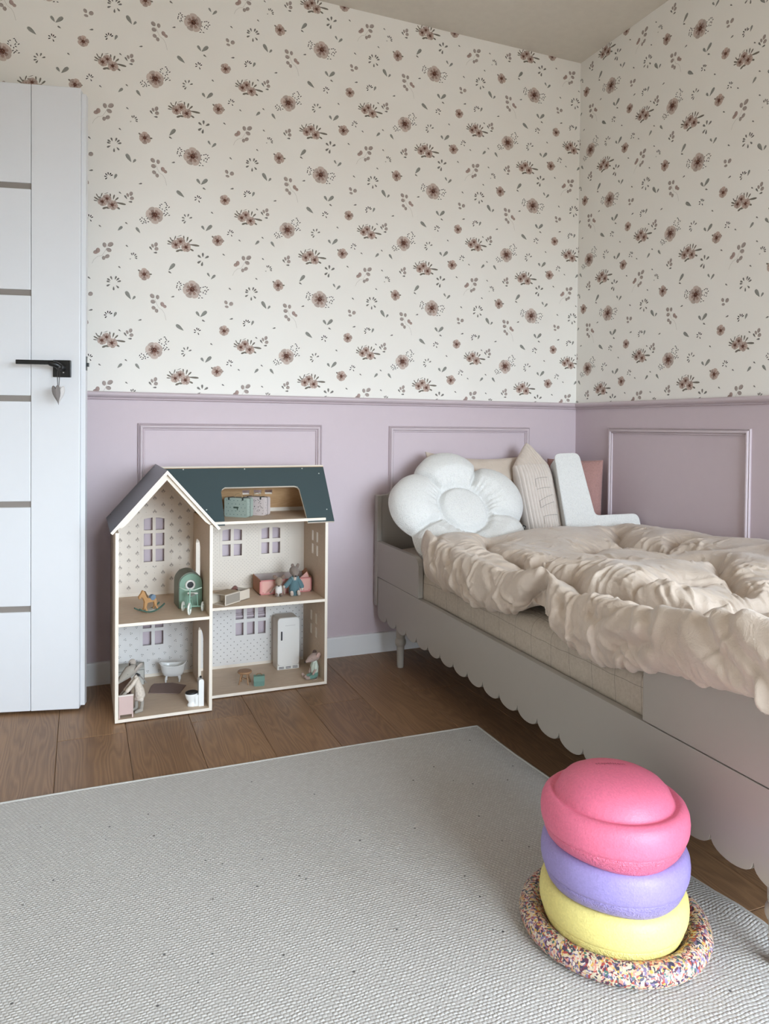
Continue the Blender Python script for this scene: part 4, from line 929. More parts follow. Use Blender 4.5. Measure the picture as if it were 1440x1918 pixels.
# rocking horse (head towards the left)
hz_ = WM(-1.828, -.258, ZS, math.atan2(-.054, -.081))
h = thing('rocking_horse', 'tiny brown rocking horse on dark green rockers on the upper left floor of the dollhouse', 'toy horse', (-1.828, -.258, ZS))
def at(m, mb): return mb.xf(m)
body = [(.040, .046), (.043, .055), (.034, .064), (.028, .0735), (.024, .069), (.017, .062), (.012, .046), (.0, .043), (-.020, .042), (-.024, .036), (-.026, .012), (-.019, .012), (-.014, .030), (.010, .030), (.016, .012), (.023, .012), (.021, .034), (.026, .046), (.034, .052)]
obj('body', at(hz_, MB().prism(body, .008, O=(0, .004, 0))), m_tan, h, bevel=.001)
obj('blanket', at(hz_, MB().prism([(-.010+.010*math.cos(a), .044+.009*math.sin(a)) for a in [2*PI*k/14 for k in range(14)]], .011, O=(0, .0055, 0))), m_blue, h)
obj('mane', at(hz_, MB().prism([(.024, .070), (.020, .069), (.009, .050), (.009, .044), (.014, .048)], .0095, O=(0, .00475, 0))), plain('toy_mane', '6b5136', .8), h)
for s in (-1, 1):
    up_ = [(-.048+.096*k/12, .016*((k-6)/6)**2+.0045) for k in range(13)]; lo2 = [(x, z-.0045) for x, z in up_[::-1]]
    obj('rocker', at(hz_, MB().prism(up_+lo2, .004, O=(0, s*.013+.002, 0))), m_green, h)
    for lx_, lx2 in ((.018, .0195), (-.022, -.023)):
        obj('leg', at(hz_, MB().loft([(lx_, s*.004, .016), (lx2, s*.012, .004)], [.003, .003], 8)), m_tan, h, smooth=True)
obj('pale_slab', at(hz_, MB().box(-.016, -.012, .0035, .012, .012, .006)), plain('toy_pale_slab', 'c9c8be', .6), h)  # thin pale flat piece between the rockers
# arched green booth
bz = WM(-1.7005, -.250, ZS, math.radians(3))
bo = thing('toy_booth', 'little green arched toy booth with a round porthole behind the tricycle', 'toy booth', (-1.7005, -.250, ZS))
def archp(w_, h_, n=16): return [(-w_, 0), (w_, 0)]+[(w_*math.cos(PI*k/n), h_-w_+w_*math.sin(PI*k/n)) for k in range(n+1)]
obj('shell', at(bz, MB().prism(archp(.0385, .116), .085, O=(0, .083, .0))), plain('booth_dark_green', '6a7163', .5), bo, bevel=.001)
obj('front_door', at(bz, MB().prism(archp(.0365, .111), .004, O=(0, -.002, .001))), plain('booth_green', '7c9c88', .5), bo, bevel=.001)
ring = MB().lathe([(.0105, -.002), (.0105, .004), (.013, .0055), (.0155, .0045), (.0165, .001), (.0165, -.002)], 28)
RM = bz @ Matrix.Translation((-.002, -.007, .076)) @ Matrix.Rotation(PI/2, 4, 'X')
obj('porthole_ring', ring.xf(RM), plain('porthole_white', 'e6e4dd', .4), bo, smooth=True)
obj('porthole_glass', MB().lathe([(0, .0005), (.0108, .0004), (.0108, -.002), (0, -.002)], 24).xf(RM), m_dark, bo)
# tricycle
tm = WM(-1.7165, -.347, ZS, math.atan2(-.94, -.34))
tr = thing('toy_tricycle', 'mint green toy tricycle with white wheels in front of the green booth', 'tricycle', (-1.70, -.32, ZS))
def wheel(name, x, y, r):
    mb = MB(); tor = [(x+r*math.cos(2*PI*k/24), y, r+.0032+r*math.sin(2*PI*k/24)) for k in range(25)]
    mb.loft(tor, [.0032]*25, 8, cap=False, up=(0, 1, 0)); o = obj(name, at(tm, mb), plain('wheel_white', 'e4e6dd', .5), tr, smooth=True)
    sp = MB()
    for k in range(3): a = k*PI/3; sp.loft([(x-r*math.cos(a), y, r+.0032-r*math.sin(a)), (x+r*math.cos(a), y, r+.0032+r*math.sin(a))], [.0006]*2, 5)
    obj('spokes', at(tm, sp), m_mint, o)
wheel('wheel', 0, 0, .0165); wheel('wheel', -.050, -.031, .0125); wheel('wheel', -.050, .031, .0125)
fr = MB()
for q, r in (([(0, .0045, .0197), (0, .0045, .034), (-.003, 0, .042)], .0016), ([(0, -.0045, .0197), (0, -.0045, .034), (-.003, 0, .042)], .0016), ([(-.003, 0, .040), (-.006, 0, .080)], .002),
             ([(-.005, 0, .050), (-.028, 0, .044), (-.048, 0, .022)], .002), ([(-.050, -.031, .0157), (-.050, .031, .0157)], .0022), ([(-.048, -.016, .016), (-.046, -.014, .06)], .0014), ([(-.048, .016, .016), (-.046, .014, .06)], .0014), ([(0, -.005, .0197), (0, .005, .0197)], .0012)):
    fr.loft(q, [r]*len(q), 8)
obj('frame', at(tm, fr), m_mint, tr, smooth=True)
hb = MB().loft([(-.016, -.034, .083), (-.010, -.028, .082), (-.007, -.014, .077), (-.006, 0, .077), (-.007, .014, .077), (-.010, .028, .082), (-.016, .034, .083)], [.0018]*7, 8)
obj('handlebar', at(tm, hb), plain('mint_pale', 'b9cdbd', .35), tr, smooth=True)
obj('saddle', at(tm, MB().loft([(-.024, 0, .055), (-.034, 0, .056)], [.006, .011], 12, flat=.35)), plain('saddle_grey', '8c938a', .6), tr, smooth=True)
obj('seat_back', at(tm, MB().loft([(-.046, -.014, .058), (-.046, .014, .058)], [.003, .003], 8)), plain('saddle_pale', 'd9d6cd', .6), tr, smooth=True)
# open matchbox with a tiny brown plush
mx = thing('matchbox', 'half open cream matchbox on the middle floor of the dollhouse', 'matchbox', (-1.56, -.225, ZS))
XM = Vector((.77, .64, 0)).normalized(); YM = Vector((-XM.y, XM.x, 0)); OM = Vector((-1.592, -.273, ZS))
MXM = Matrix(((XM.x, YM.x, 0, OM.x), (XM.y, YM.y, 0, OM.y), (0, 0, 1, OM.z), (0, 0, 0, 1)))
m_card = plain('cream_card', 'd9cdbd', .75); m_cardd = plain('grit_strip', '9f968b', .9, bump=(900, .0006), nscale=300)
L_, W_, H_ = .078, .058, .0365; k_ = .0012
sl = MB().box(0, 0, 0, L_, W_, k_).box(0, 0, H_-k_, L_, W_, H_).box(0, 0, 0, L_, k_, H_).box(0, W_-k_, 0, L_, W_, H_)
obj('sleeve', sl.xf(MXM), m_card, mx); obj('striking_strip', MB().box(.004, -.0004, .004, L_-.003, 0, H_-.004).xf(MXM), m_cardd, mx)
obj('printed_top', MB().box(.003, .004, H_, L_-.003, W_-.004, H_+.0003).xf(MXM), plain('matchbox_print', 'a8967e', .7, nscale=120, var=.25), mx)
d0, d1 = .042, .130; dr = MB().box(d0, .0018, .0016, d1, W_-.0018, .0028)
for q in ((d0, .0018, .0016, d1, .003, .0335), (d0, W_-.003, .0016, d1, W_-.0018, .0335), (d1-.0012, .003, .0016, d1, W_-.003, .0335), (d0, .003, .0016, d0+.0012, W_-.003, .0335)): dr.box(*q)
obj('drawer', dr.xf(MXM), m_card, mx)
pl = thing('tiny_plush', 'tiny red brown plush lying in the open matchbox drawer', 'plush toy', (-1.50, -.19, ZS+.004))
m_pl = plain('red_brown_plush', '7d5148', .95, bump=(600, .002), sheen=.3)
obj('body', MB().loft([(.088, .024, .014), (.103, .030, .016), (.116, .031, .013)], [.010, .012, .009], 12).xf(MXM), m_pl, pl, smooth=True)
obj('head', MB().loft([(.091, .040, .030), (.099, .040, .036)], [.010, .0095], 12).xf(MXM), m_pl, pl, smooth=True)
obj('arm', MB().loft([(.092, .028, .030), (.084, .020, .0365), (.081, .016, .0365)], [.0035, .003, .003], 8).xf(MXM), plain('plush_dark', '4f332d', .95), pl, smooth=True)
obj('arm', MB().loft([(.103, .044, .030), (.114, .050, .037), (.119, .052, .036)], [.0035, .003, .003], 8).xf(MXM), plain('plush_dark', '4f332d', .95), pl, smooth=True)
# pink box
px0, px1, py0, py1 = -1.4505, -1.262, -.156, -.045
pb = thing('pink_box', 'pink bordered open toy box behind the two mice', 'box', (-1.356, -.10, ZS))
m_pk = plain('box_pink', 'd9a59a', .65); m_rust = plain('box_rust', 'a8704f', .65); m_rose = plain('box_border', 'c77a78', .6); m_gin = plain('box_inside', 'b5a8a3', .8)
obj('bottom', MB().box(px0, py0, ZS, px1, py1, ZS+.002), m_gin, pb)
obj('front_panel', MB().box(px0, py0, ZS, px1, py0+.0025, ZS+.051), m_pk, pb)
obj('back_panel', MB().box(px0, py1-.0025, ZS, px1, py1, ZS+.053), m_gin, pb)
for x in (px0, px1-.0025): obj('end_panel', MB().box(x, py0, ZS, x+.0025, py1, ZS+.054), m_rust, pb)
obj('lid_flap', MB().prism([(-.150, .051), (-.10, .075), (-.05, .052)], .002, O=(px1-.006, 0, ZS), X=(0, 1, 0), Y=(0, 0, 1), N=(1, 0, 0)), m_rust, pb)
obj('paper_fold', MB().prism([(-1.300, .050), (-1.268, .050), (-1.276, .070)], .002, O=(0, py0+.012, ZS)), m_pk, pb)
bd = MB(); y_ = py0-.0004
for a, b, c, d in ((px0, 0, px1, .004), (px0, .047, px1, .051), (px0, 0, px0+.004, .051), (px1-.004, 0, px1, .051)): bd.box(a, y_, ZS+b, c, py0, ZS+d)
for k in range(12): bd.box(px0+.006, y_, ZS+.006+k*.0033, px0+.0085, py0, ZS+.008+k*.0033)
for k in range(9): bd.box(px0+.01+k*.021, y_, ZS+.0055, px0+.014+k*.021, py0, ZS+.009)
obj('border_print', bd, m_rose, pb)
# suitcases in the attic
def suitcase(label, x, y, rz, W__, H__, D__, col, dots, dcol, seed, grp='small tin suitcases in the attic'):
    s = thing('toy_suitcase', label, 'suitcase', (x, y, ZA), 0, grp); m = WM(x, y, ZA, rz); mm = plain('case_'+col, col, .45, var=.02); md = plain('case_trim', '3f4442', .5)
    for i, (y0, y1) in enumerate(((0, D__*.48), (D__*.52, D__))):
        o = obj('shell', at(m, MB().prism(rrect(0, 0, W__, H__, .007), y1-y0, O=(0, y1, 0))), mm, s, bevel=.0025)
        if i == 0:
            mb = MB(); rd = random.Random(seed); n_ = 0
            for r_ in range(60 if dots > 40 else 0):
                a, b = rd.uniform(.006, W__-.006), rd.uniform(.006, H__-.006); mb.add([(p, -.0003, q) for p, q in disc(a, b, rd.uniform(.0010, .0019), 6)], [tuple(range(6))], lin(rd.choice(dcol)))
            if dots <= 40:
                for r_ in range(5):
                    for c_ in range(7):
                        a, b = .009+c_*.0145+(.007 if r_ % 2 else 0), .009+r_*.012
                        if a < W__-.007: mb.add([(p, -.0003, q) for p, q in disc(a, b, .0015, 6)], [tuple(range(6))], lin(dcol[0]))
            for r_ in range(6): mb.add([(W__+.0003, p, q) for p, q in disc(.006+(r_ % 2)*.006, .008+r_*.0095, .0012, 6)], [tuple(range(6))], lin(dcol[0]))
            obj('printed_dots', at(m, mb), m_pr2, o)
    obj('edge_seam', at(m, MB().prism(rrect(-.0004, -.0004, W__+.0004, H__+.0004, .007), D__*.05, O=(0, D__*.525, 0))), md, s)
    a0 = W__*.5
    obj('carry_handle', at(m, MB().loft([(a0-.014, D__*.5, H__), (a0-.012, D__*.5, H__+.010), (a0, D__*.5, H__+.014), (a0+.012, D__*.5, H__+.010), (a0+.014, D__*.5, H__)], [.0014]*5, 8)), plain('case_handle', 'b59a72', .5), s, smooth=True)
    for q in (.2, .8): obj('latch', at(m, MB().box(W__*q-.003, -.0008, H__-.008, W__*q+.003, D__*.6, H__+.0015)), md, s)
    return s, m
s1, sm = suitcase('mint green toy suitcase with dark dots, left of two in the attic opening', -1.5745, -.150, math.radians(-42), .090, .066, .040, 'a3b0a6', 30, ['5d7270'], 1)
em = MB().prism(rrect(.036, .030, .056, .036, .002), .0004, O=(0, 0, 0)).prism(rrect(.050, .024, .0535, .034, .001), .0004, O=(0, 0, 0))
obj('emblem', at(sm, em), plain('case_emblem', '4b5a50', .5), s1)
suitcase('white and mauve sprigged toy suitcase beside the mint green one', -1.502, -.118, math.radians(-42), .085, .064, .040, 'd8cbc8', 60, ['6f5b60', '8a6f72', '5f6a5f'], 2)
# fridge
fx0, fx1, fy0, fy1 = -1.3755, -1.2935, -.112, -.050
fg = thing('toy_fridge', 'white retro toy fridge with rounded top on the lower right floor', 'toy fridge', (-1.3345, -.085, ZB))
m_fr = plain('fridge_shaded_white', 'cfc6ba', .45, var=.01); m_fd = plain('fridge_door', 'e9e7e3', .35, var=.005)  # cabinet is white like the door; its shade is put into the beige
obj('cabinet', MB().prism(rrect(fx0, 0, fx1, .188, .014, 5, (0, 0, 1, 1)), fy1-fy0, O=(0, fy1, ZB)), m_fr, fg, bevel=.002)
fdo = obj('door', MB().prism(rrect(fx0+.001, .016, fx1-.001, .187, .012, 5), .006, O=(0, fy0, ZB)), m_fd, fg, bevel=.002)
obj('door_handle', MB().box(fx0+.012, fy0-.010, ZB+.108, fx0+.0175, fy0-.006, ZB+.140), plain('fridge_handle', '55565a', .3, metal=.7), fdo, bevel=.001)
obj('nameplate_line', MB().box(fx0+.028, fy0-.0063, ZB+.158, fx0+.066, fy0-.006, ZB+.161), plain('fridge_line', 'd6d3cf', .4), fdo)
obj('plinth', MB().box(fx0+.001, fy0-.004, ZB, fx1-.001, fy0, ZB+.015), m_fd, fg, bevel=.001)
vg = MB()
for k in range(3):
    for j in range(2): vg.box(fx0+.006+k*.0255, fy0-.0045, ZB+.0035+j*.0045, fx0+.025+k*.0255, fy0-.004, ZB+.0055+j*.0045)
obj('vents', vg, m_dark, fg)
# stool and satchel
so = thing('toy_stool', 'round brown toy stool on the lower right floor', 'stool', (-1.512, -.207, ZB))
m_st = plain('stool_wood', 'a27d5c', .55, nscale=90)
obj('seat', MB().lathe([(0, .036), (.020, .036), (.0235, .038), (.0245, .041), (.0235, .0435), (.018, .0435), (0, .042)], 28, O=(-1.512, -.207, ZB)), m_st, so, smooth=True)
for k in range(4):
    a = k*PI/2+.35; c, s = math.cos(a), math.sin(a)
    obj('leg', MB().loft([(-1.512+.013*c, -.207+.013*s, ZB+.037), (-1.512+.022*c, -.207+.022*s, ZB+.0018)], [.0028, .0022], 8), m_st, so, smooth=True)
obj('stretcher', MB().loft([(-1.512+.018*math.cos(.35), -.207+.018*math.sin(.35), ZB+.016), (-1.512-.018*math.cos(.35), -.207-.018*math.sin(.35), ZB+.016)], [.0013]*2, 6).loft([(-1.512-.018*math.sin(.35), -.207+.018*math.cos(.35), ZB+.018), (-1.512+.018*math.sin(.35), -.207-.018*math.cos(.35), ZB+.018)], [.0013]*2, 6), m_st, so, smooth=True)
sb = thing('toy_satchel', 'small green toy satchel beside the stool', 'bag', (-1.470, -.243, ZB)); sg = WM(-1.471, -.246, ZB, -.18)
m_bag = plain('satchel_green', '64857a', .6, bump=(300, .0008))
obj('pouch', at(sg, MB().prism(rrect(-.018, 0, .018, .032, .005), .018, O=(0, .012, 0))), m_bag, sb, bevel=.003)
obj('flap', at(sg, MB().prism(rrect(-.0185, .017, .0185, .0345, .004), .0022, O=(0, -.006, 0)).box(-.0185, -.007, .0325, .0185, .012, .0345)), plain('satchel_flap', '6e9083', .6), sb, bevel=.001)
obj('strap', at(sg, MB().loft([(-.010, .006, .034), (-.006, .006, .039), (.004, .006, .040), (.010, .006, .035)], [.0014]*4, 6)), plain('satchel_strap', '8a6a4a', .7), sb, smooth=True)
# bath tub, mat, toilet
tb = thing('toy_bathtub', 'white roll top toy bathtub on feet on the lower left floor', 'bathtub', (-1.737, -.105, ZB)); TMX = WM(-1.737, -.098, ZB, -.22)
rows = []
for q, z, sl_ in ((0, .019, 0), (.55, .0195, 0), (.78, .024, 0), (.90, .036, .15), (1.0, .052, .6), (1.08, .0565, 1), (1.10, .058, 1), (1.06, .0595, 1), (1.0, .057, 1), (.92, .050, .6), (.80, .034, .15), (.6, .026, 0), (0, .025, 0)):
    rows.append([(.040*q*math.copysign(abs(math.cos(a))**.8, math.cos(a))*1.05, .023*q*math.copysign(abs(math.sin(a))**.9, math.sin(a)), z+sl_*.010*abs(math.cos(a))**3) for a in [2*PI*k/36 for k in range(36)]])
obj('tub', at(TMX, MB().grid(rows, closed=True)), m_porc, tb, smooth=True)
for sx in (-1, 1):
    for sy in (-1, 1): obj('foot', at(TMX, MB().loft([(sx*.020, sy*.010, .022), (sx*.023, sy*.013, .010), (sx*.0225, sy*.013, .0028)], [.0042, .0030, .0028], 8)), m_porc, tb, smooth=True)
mm_ = [(-1.8255, -.189), (-1.7351, -.2279), (-1.728, -.222), (-1.7003, -.1568), (-1.74, -.118), (-1.7999, -.105), (-1.812, -.128)]
bm_ = thing('bath_mat', 'mauve brown felt bath mat in front of the toy bathtub', 'mat', (-1.76, -.17, ZB))
obj('felt', MB().prism(mm_, .0022, O=(0, 0, ZB), X=(1, 0, 0), Y=(0, 1, 0), N=(0, 0, 1)), plain('mauve_felt', '8f7a74', .95, bump=(500, .0015), nscale=200), bm_, bevel=.0008)
tl = thing('toy_toilet', 'white toy toilet with black seat and tall cistern near the front', 'toilet', (-1.69, -.345, ZB)); TL = WM(-1.7065, -.346, ZB, 0)
rows = [[(-.003+q*.0185*math.cos(a)-dx, q*.0145*math.sin(a), z) for a in [2*PI*k/24 for k in range(24)]] for q, z, dx in ((0, .0, -.004), (.85, .0, -.004), (.9, .004, -.004), (.62, .010, -.003), (.6, .015, -.002), (.85, .024, 0), (1.02, .034, 0), (1.05, .038, 0), (1.0, .0395, 0), (0, .0395, 0))]
obj('bowl', at(TL, MB().grid(rows, closed=True)), m_porc, tl, smooth=True)
obj('bowl_back', at(TL, MB().prism(rrect(.008, 0, .025, .036, .002), .022, O=(0, .011, 0))), m_porc, tl, bevel=.002)
obj('seat_lid', at(TL, MB().grid([[(-.002+q*.0185*math.cos(a), q*.0148*math.sin(a), z) for a in [2*PI*k/28 for k in range(28)]] for q, z in ((0, .0395), (1.0, .0395), (1.06, .041), (1.04, .044), (.9, .0455), (.72, .0445), (0, .044))], closed=True)), m_dark, tl, smooth=True)
obj('cistern', at(TL, MB().prism(rrect(.018, 0, .034, .085, .0075, 5, (0, 0, 1, 1)), .030, O=(0, .015, 0))), m_porc, tl, bevel=.0035, bseg=3)
obj('flush_knob', at(TL, MB().loft([(.026, 0, .085), (.026, 0, .0885)], [.0028, .0032], 10)), m_dark, tl, smooth=True)
# doll bed, grey box, gilt trinket
pbx = thing('doll_bed', 'pale pink doll bed with white edged footboard at the front left corner', 'doll bed', (-1.905, -.33, ZB))
m_pb = plain('doll_bed_pink', 'cdb3ad', .5); m_pe = plain('doll_bed_edge', 'e8dfd8', .5)
fx_ = (-1.9255, -1.884)
obj('footboard', MB().box(fx_[0], -.376, ZB+.010, fx_[1], -.371, ZB+.066), m_pb, pbx, bevel=.0008)
obj('top_edge', MB().box(fx_[0]-.0005, -.3775, ZB+.066, fx_[1]+.001, -.3695, ZB+.0695), m_pe, pbx, bevel=.0008)
for x in fx_:
    for y in (-.3735, -.268): obj('leg', MB().box(x-(.004 if x == fx_[1] else 0), y-.003, ZB, x+(0 if x == fx_[1] else .004), y+.003, ZB+.066), m_pb, pbx, bevel=.0006)
    obj('side_rail', MB().box(x-(.003 if x == fx_[1] else 0), -.371, ZB+.022, x+(0 if x == fx_[1] else .003), -.27, ZB+.048), m_pb, pbx)
obj('bed_base', MB().box(fx_[0]+.003, -.371, ZB+.024, fx_[1]-.003, -.27, ZB+.028), m_pe, pbx)
obj('headboard', MB().prism([(fx_[0], .012), (fx_[1], .012), (fx_[1], .085), ((fx_[0]+fx_[1])/2, .108), (fx_[0], .085)], .004, O=(0, -.266, ZB)), plain('doll_bed_brown', '6d5140', .6), pbx)
obj('doll_mattress', MB().box(fx_[0]+.004, -.369, ZB+.028, fx_[1]-.004, -.272, ZB+.040), plain('doll_sheet', '8d7a68', .9), pbx, bevel=.003)
gt = thing('gilt_trinket', 'tiny gilt crown on the doll bed in front of the grey mouse', 'toy crown', (-1.912, -.345, ZB+.04))
gm = MB().lathe([(.007, .040), (.0078, .0405), (.0078, .045), (.007, .0455)], 16, O=(-1.913, -.352, ZB))
for k in range(6): a = k*PI/3; gm.loft([(-1.913+.0074*math.cos(a), -.352+.0074*math.sin(a), ZB+.044), (-1.913+.0095*math.cos(a), -.352+.0095*math.sin(a), ZB+.056)], [.0013, .0016], 6)
obj('crown', gm, plain('gilt', 'c9a45c', .3, metal=.8), gt, smooth=True)
gb = thing('grey_chest', 'pale grey toy chest at the back left corner behind the grey mouse', 'toy chest', (-1.875, -.07, ZB))
gmx = plain('chest_grey', 'b9b6ae', .6); gw = (-1.9225, -1.831, -.095, -.045)
obj('case', MB().box(gw[0], gw[2], ZB, gw[1], gw[3], ZB+.052), gmx, gb, bevel=.001)
rows = [[(x, (gw[2]+gw[3])/2+.026*math.cos(a), ZB+.052+.016*math.sin(a)) for a in [PI*k/14 for k in range(15)]] for x in (gw[0]-.001, gw[1]+.001)]
lb = MB().grid(rows); lb.f += [tuple(range(15)), tuple(range(29, 14, -1))]; lb.c += [None]*2; lb.mi += [0]*2
obj('rounded_lid', lb, plain('chest_lid', 'a9a69e', .6), gb)
obj('edge_piping', MB().loft([(gw[1], gw[2]-.0008, ZB+.003), (gw[1], gw[2]-.0008, ZB+.051), (gw[0], gw[2]-.0008, ZB+.051)], [.0012]*3, 6), plain('chest_piping', '77746e', .6), gb)

# ------------------------------------------------------------------ mice
def mouse(label, M, parts, cols, extra=()):
    o = M.translation; r = thing('mouse_doll', label, 'doll', tuple(o), 0)
    for nm, sh, ck in parts:
        mb = MB()
        for a in sh:
            pts, rad = a[0], a[1]; mb.loft(pts, rad, 14, flat=a[2] if len(a) > 2 else 1., up=a[3] if len(a) > 3 else (0, 0, 1))
        obj(nm, mb.xf(M), cols[ck], r, smooth=True)
    return r
def felt(name, col, b=.0008): return plain(name, col, .95, bump=(700, b), sheen=.2, nscale=150)
m_eye = plain('bead_black', '0d0b0b', .3)
# local axes: +x forward, +y left, z up
mouse('small taupe mouse doll in a white nappy sitting in front of the pink box', WM(-1.389, -.185, ZS, math.radians(-105)), [
 ('body', [([(0, 0, .010), (.0, 0, .022), (-.002, 0, .036)], [.011, .012, .009])], 0), ('nappy', [([(.001, 0, .009), (.001, 0, .026)], [.0125, .0133])], 2),
 ('head', [([(-.006, 0, .052), (.004, 0, .050), (.016, 0, .043), (.022, 0, .040)], [.013, .0132, .008, .0035])], 0),
 ('ear', [([(-.004, .010, .060), (-.004, .0155, .066)], [.006, .0065], .35, (1, 0, 0))], 1), ('ear', [([(-.004, -.010, .060), (-.004, -.0155, .066)], [.006, .0065], .35, (1, 0, 0))], 1),
 ('eye', [([(.010, .0075, .052), (.011, .0078, .052)], [.0013]*2)], 3), ('eye', [([(.010, -.0075, .052), (.011, -.0078, .052)], [.0013]*2)], 3), ('nose', [([(.0245, 0, .0395), (.0255, 0, .039)], [.0022]*2)], 3),
 ('arm', [([(0, -.009, .034), (.006, -.020, .024), (.010, -.029, .014)], [.0036, .003, .0034])], 1), ('arm', [([(0, .009, .034), (.010, .015, .024), (.014, .019, .012)], [.0036, .003, .0034])], 0),
 ('leg', [([(.004, -.007, .006), (.018, -.009, .0055), (.026, -.008, .010)], [.0055, .0048, .0048])], 1), ('leg', [([(.004, .007, .006), (.017, .007, .0055), (.026, .009, .010)], [.0055, .0048, .0048])], 1),
 ('tail', [([(-.008, -.004, .004), (-.004, -.022, .0025), (.010, -.034, .0025)], [.0016, .0014, .001])], 1)],
 [felt('mouse_taupe', '9c8876'), felt('mouse_brown', '7d675a'), felt('nappy_white', 'e6e1dc'), m_eye])
mouse('mouse doll in a petrol blue knitted robe sitting before the pink box', WM(-1.335, -.190, ZS, math.radians(-92)), [
 ('robe', [([(0, 0, .012), (0, 0, .030), (-.002, 0, .050), (-.002, 0, .062)], [.0195, .0185, .0145, .010]), ([(-.001, -.010, .056), (.004, -.022, .044), (.010, -.033, .036)], [.0085, .0085, .0088]), ([(-.001, .010, .056), (.003, .020, .042), (.006, .025, .030)], [.0085, .009, .0088])], 2),
 ('collar', [([(.009, -.002, .048), (.008, -.011, .064)], [.0028, .0035]), ([(.009, .002, .048), (.008, .011, .064)], [.0028, .0035])], 4), ('chest', [([(.007, 0, .056), (.007, 0, .064)], [.0055, .0065])], 5),
 ('head', [([(-.007, 0, .084), (.002, 0, .083), (.016, -.001, .076), (.023, -.002, .072)], [.0165, .0168, .0105, .005])], 0),
 ('ear', [([(-.006, .011, .096), (-.006, .014, .104)], [.006, .0055], .4, (1, 0, 0))], 1), ('ear', [([(-.006, -.004, .098), (-.006, -.006, .104)], [.006, .0055], .4, (1, 0, 0))], 1),
 ('nose', [([(.026, -.002, .0715), (.0275, -.002, .071)], [.0032]*2)], 3), ('eye', [([(.013, .009, .084), (.0138, .0092, .084)], [.0013]*2)], 3), ('eye', [([(.013, -.011, .083), (.0138, -.0112, .083)], [.0013]*2)], 3),
 ('hand', [([(.012, -.036, .0355), (.014, -.040, .034)], [.0048, .0045])], 5), ('hand', [([(.008, .0255, .026), (.010, .026, .020)], [.0045, .0042])], 5),
 ('leg', [([(.006, -.010, .0095), (.020, -.013, .0085)], [.0085, .0075])], 2), ('leg', [([(.006, .010, .0095), (.020, .010, .0085)], [.0085, .0075])], 2),
 ('foot', [([(.023, -.014, .008), (.030, -.016, .016)], [.0065, .0055])], 5), ('foot', [([(.023, .011, .008), (.030, .008, .017)], [.0065, .0055])], 5)],
 [felt('mouse_greybrown', '8d7f76'), felt('mouse_ear', '7c6c63'), plain('robe_blue', '58757c', .95, bump=(420, .0016), sheen=.2), m_eye, felt('robe_collar', '6d868b'), felt('mouse_pale', 'c9b8ac')])
mouse('mouse doll in mint shirt and green trousers sitting at the right side wall', WM(-1.272, -.235, ZB, math.radians(-168)), [
 ('trousers', [([(0, 0, .012), (0, 0, .024)], [.0135, .0125]), ([(.004, -.007, .0085), (.022, -.009, .0075)], [.0085, .007]), ([(.004, .007, .0085), (.022, .009, .0075)], [.0085, .007])], 4),
 ('shirt', [([(0, 0, .024), (-.001, 0, .040), (-.001, 0, .054)], [.0135, .0135, .009]), ([(0, -.009, .050), (.003, -.014, .038)], [.0062, .0065]), ([(0, .009, .050), (.003, .014, .038)], [.0062, .0065])], 2),
 ('head', [([(-.006, 0, .074), (.004, 0, .073), (.020, 0, .067), (.034, 0, .061)], [.0135, .0145, .0105, .003])], 0), ('nose', [([(.036, 0, .0605), (.0372, 0, .060)], [.0023]*2)], 3),
 ('ear', [([(-.007, .0135, .080), (-.008, .014, .083)], [.0085, .0085], .3, (.1, -1, 0))], 1), ('ear', [([(-.006, -.0125, .082), (-.007, -.013, .086)], [.008, .008], .3, (.1, 1, 0))], 5),
 ('eye', [([(.016, .0095, .073), (.0165, .0098, .073)], [.0012]*2)], 3), ('eye', [([(.016, -.0095, .073), (.0165, -.0098, .073)], [.0012]*2)], 3),
 ('arm', [([(.003, .015, .036), (.009, .015, .026), (.012, .012, .018)], [.0042, .0038, .004])], 0), ('arm', [([(.003, -.015, .036), (.010, -.014, .026), (.014, -.011, .019)], [.0042, .0038, .004])], 0),
 ('foot', [([(.027, -.010, .0065), (.036, -.011, .008), (.041, -.011, .016)], [.0055, .0055, .005])], 0), ('foot', [([(.027, .010, .0065), (.036, .011, .008), (.041, .012, .014)], [.0055, .0055, .005])], 0),
 ('tail', [([(-.008, .006, .004), (.004, .024, .0022), (.022, .026, .0022)], [.0018, .0016, .001])], 0)],
 [felt('mouse_rosy', 'b39c93'), felt('mouse_ear_pink', 'c9a99f'), plain('mint_print', 'cfdcd0', .85, nscale=500, var=.25), m_eye, felt('trouser_green', '6f968a'), felt('mouse_ear_dark', '5f4a42')])
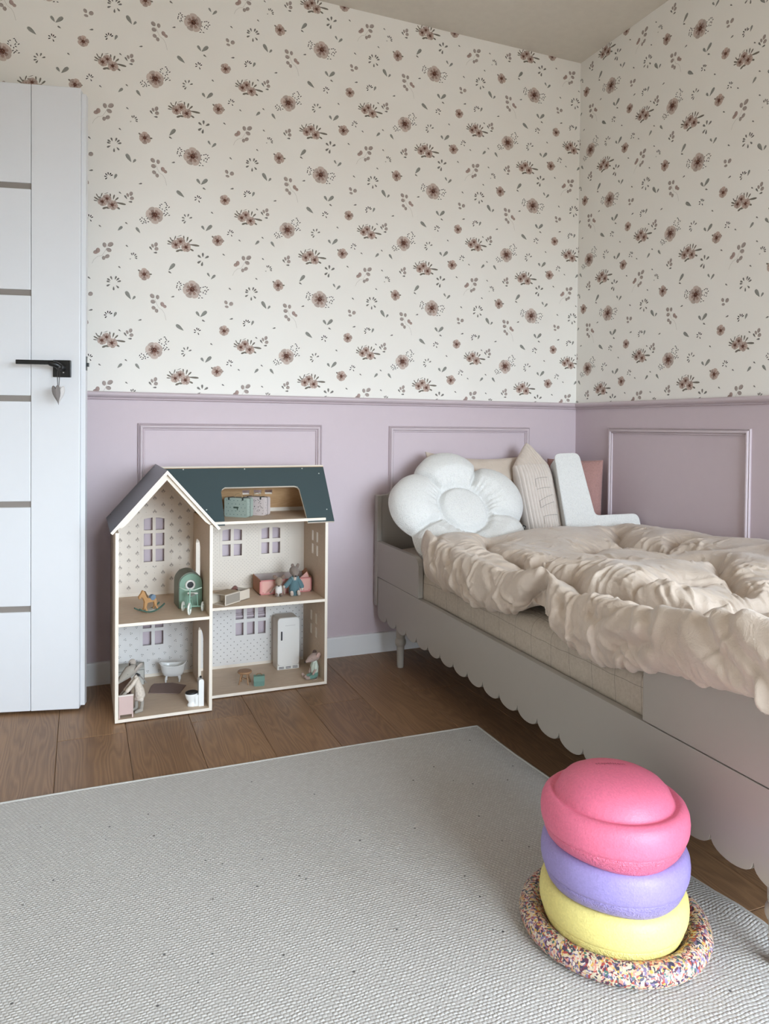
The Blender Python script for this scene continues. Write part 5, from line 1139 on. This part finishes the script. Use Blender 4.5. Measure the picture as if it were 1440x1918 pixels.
mouse('large grey mouse doll in a cream dress leaning over the pink doll bed', WM(-1.866, -.335, ZB, math.radians(200)), [
 ('dress', [([(-.004, 0, .050), (-.002, 0, .066), (.004, 0, .088), (.008, 0, .108)], [.0165, .0145, .0105, .0075]), ([(.009, .006, .104), (.024, .010, .090), (.040, .011, .076)], [.0065, .0062, .0065]), ([(.009, -.006, .104), (.022, -.011, .088), (.036, -.012, .072)], [.0065, .0062, .0065])], 2),
 ('hem_frill', [([(-.004, -.010, .040), (-.010, 0, .039), (-.004, .010, .040)], [.0075, .0075, .0075]), ([(-.004, -.010, .040), (.006, 0, .041), (-.004, .010, .040)], [.0075, .0075, .0075])], 6),
 ('head', [([(.020, 0, .134), (.030, 0, .130), (.046, 0, .118), (.063, 0, .1035)], [.0165, .0175, .0125, .0042])], 0), ('nose', [([(.066, 0, .101), (.0675, 0, .0995)], [.0028]*2)], 3),
 ('ear', [([(.010, .014, .138), (.004, .017, .146)], [.0115, .011], .3, (.5, -.8, .2))], 1), ('ear', [([(.016, -.013, .142), (.013, -.017, .150)], [.0115, .011], .3, (.5, .8, .2))], 1),
 ('hair_bow', [([(.029, .002, .147), (.031, .003, .157)], [.0011, .0009]), ([(.026, -.002, .147), (.025, -.003, .156)], [.0011, .0009])], 3),
 ('eye', [([(.040, .0130, .126), (.0405, .0133, .126)], [.0014]*2)], 3), ('eye', [([(.040, -.0130, .126), (.0405, -.0133, .126)], [.0014]*2)], 3),
 ('collar', [([(.004, .009, .115), (-.002, .0, .111), (.004, -.009, .115)], [.0036, .004, .0036])], 4),
 ('scarf_tail', [([(-.004, .002, .108), (-.014, .006, .096), (-.022, .008, .086)], [.004, .0045, .002], .4)], 5),
 ('arm', [([(.040, .011, .076), (.054, .011, .064)], [.0042, .0044])], 0), ('arm', [([(.037, -.012, .071), (.050, -.012, .060)], [.0042, .0044])], 0),
 ('leg', [([(-.007, .008, .042), (-.007, .010, .026), (-.005, .010, .012)], [.0052, .0050, .0056])], 0), ('leg', [([(.003, -.008, .042), (.003, -.009, .026), (.003, -.009, .012)], [.0052, .0050, .0056])], 0),
 ('foot', [([(-.004, .010, .0065), (.006, .011, .006), (.014, .012, .0048)], [.006, .0052, .0044])], 0), ('foot', [([(.004, -.009, .0065), (.014, -.009, .006), (.022, -.009, .0048)], [.006, .0052, .0044])], 0)],
 [felt('mouse_grey', 'a39c92'), felt('mouse_grey_ear', 'b5aaa0'), plain('cream_dress', 'd8cbbd', .9, bump=(140, .004), nscale=200, var=.12), m_eye, felt('dark_collar', '3c3b3c'), felt('scarf_grey', '8d8680'), felt('frill_cream', 'e0d5c8')])
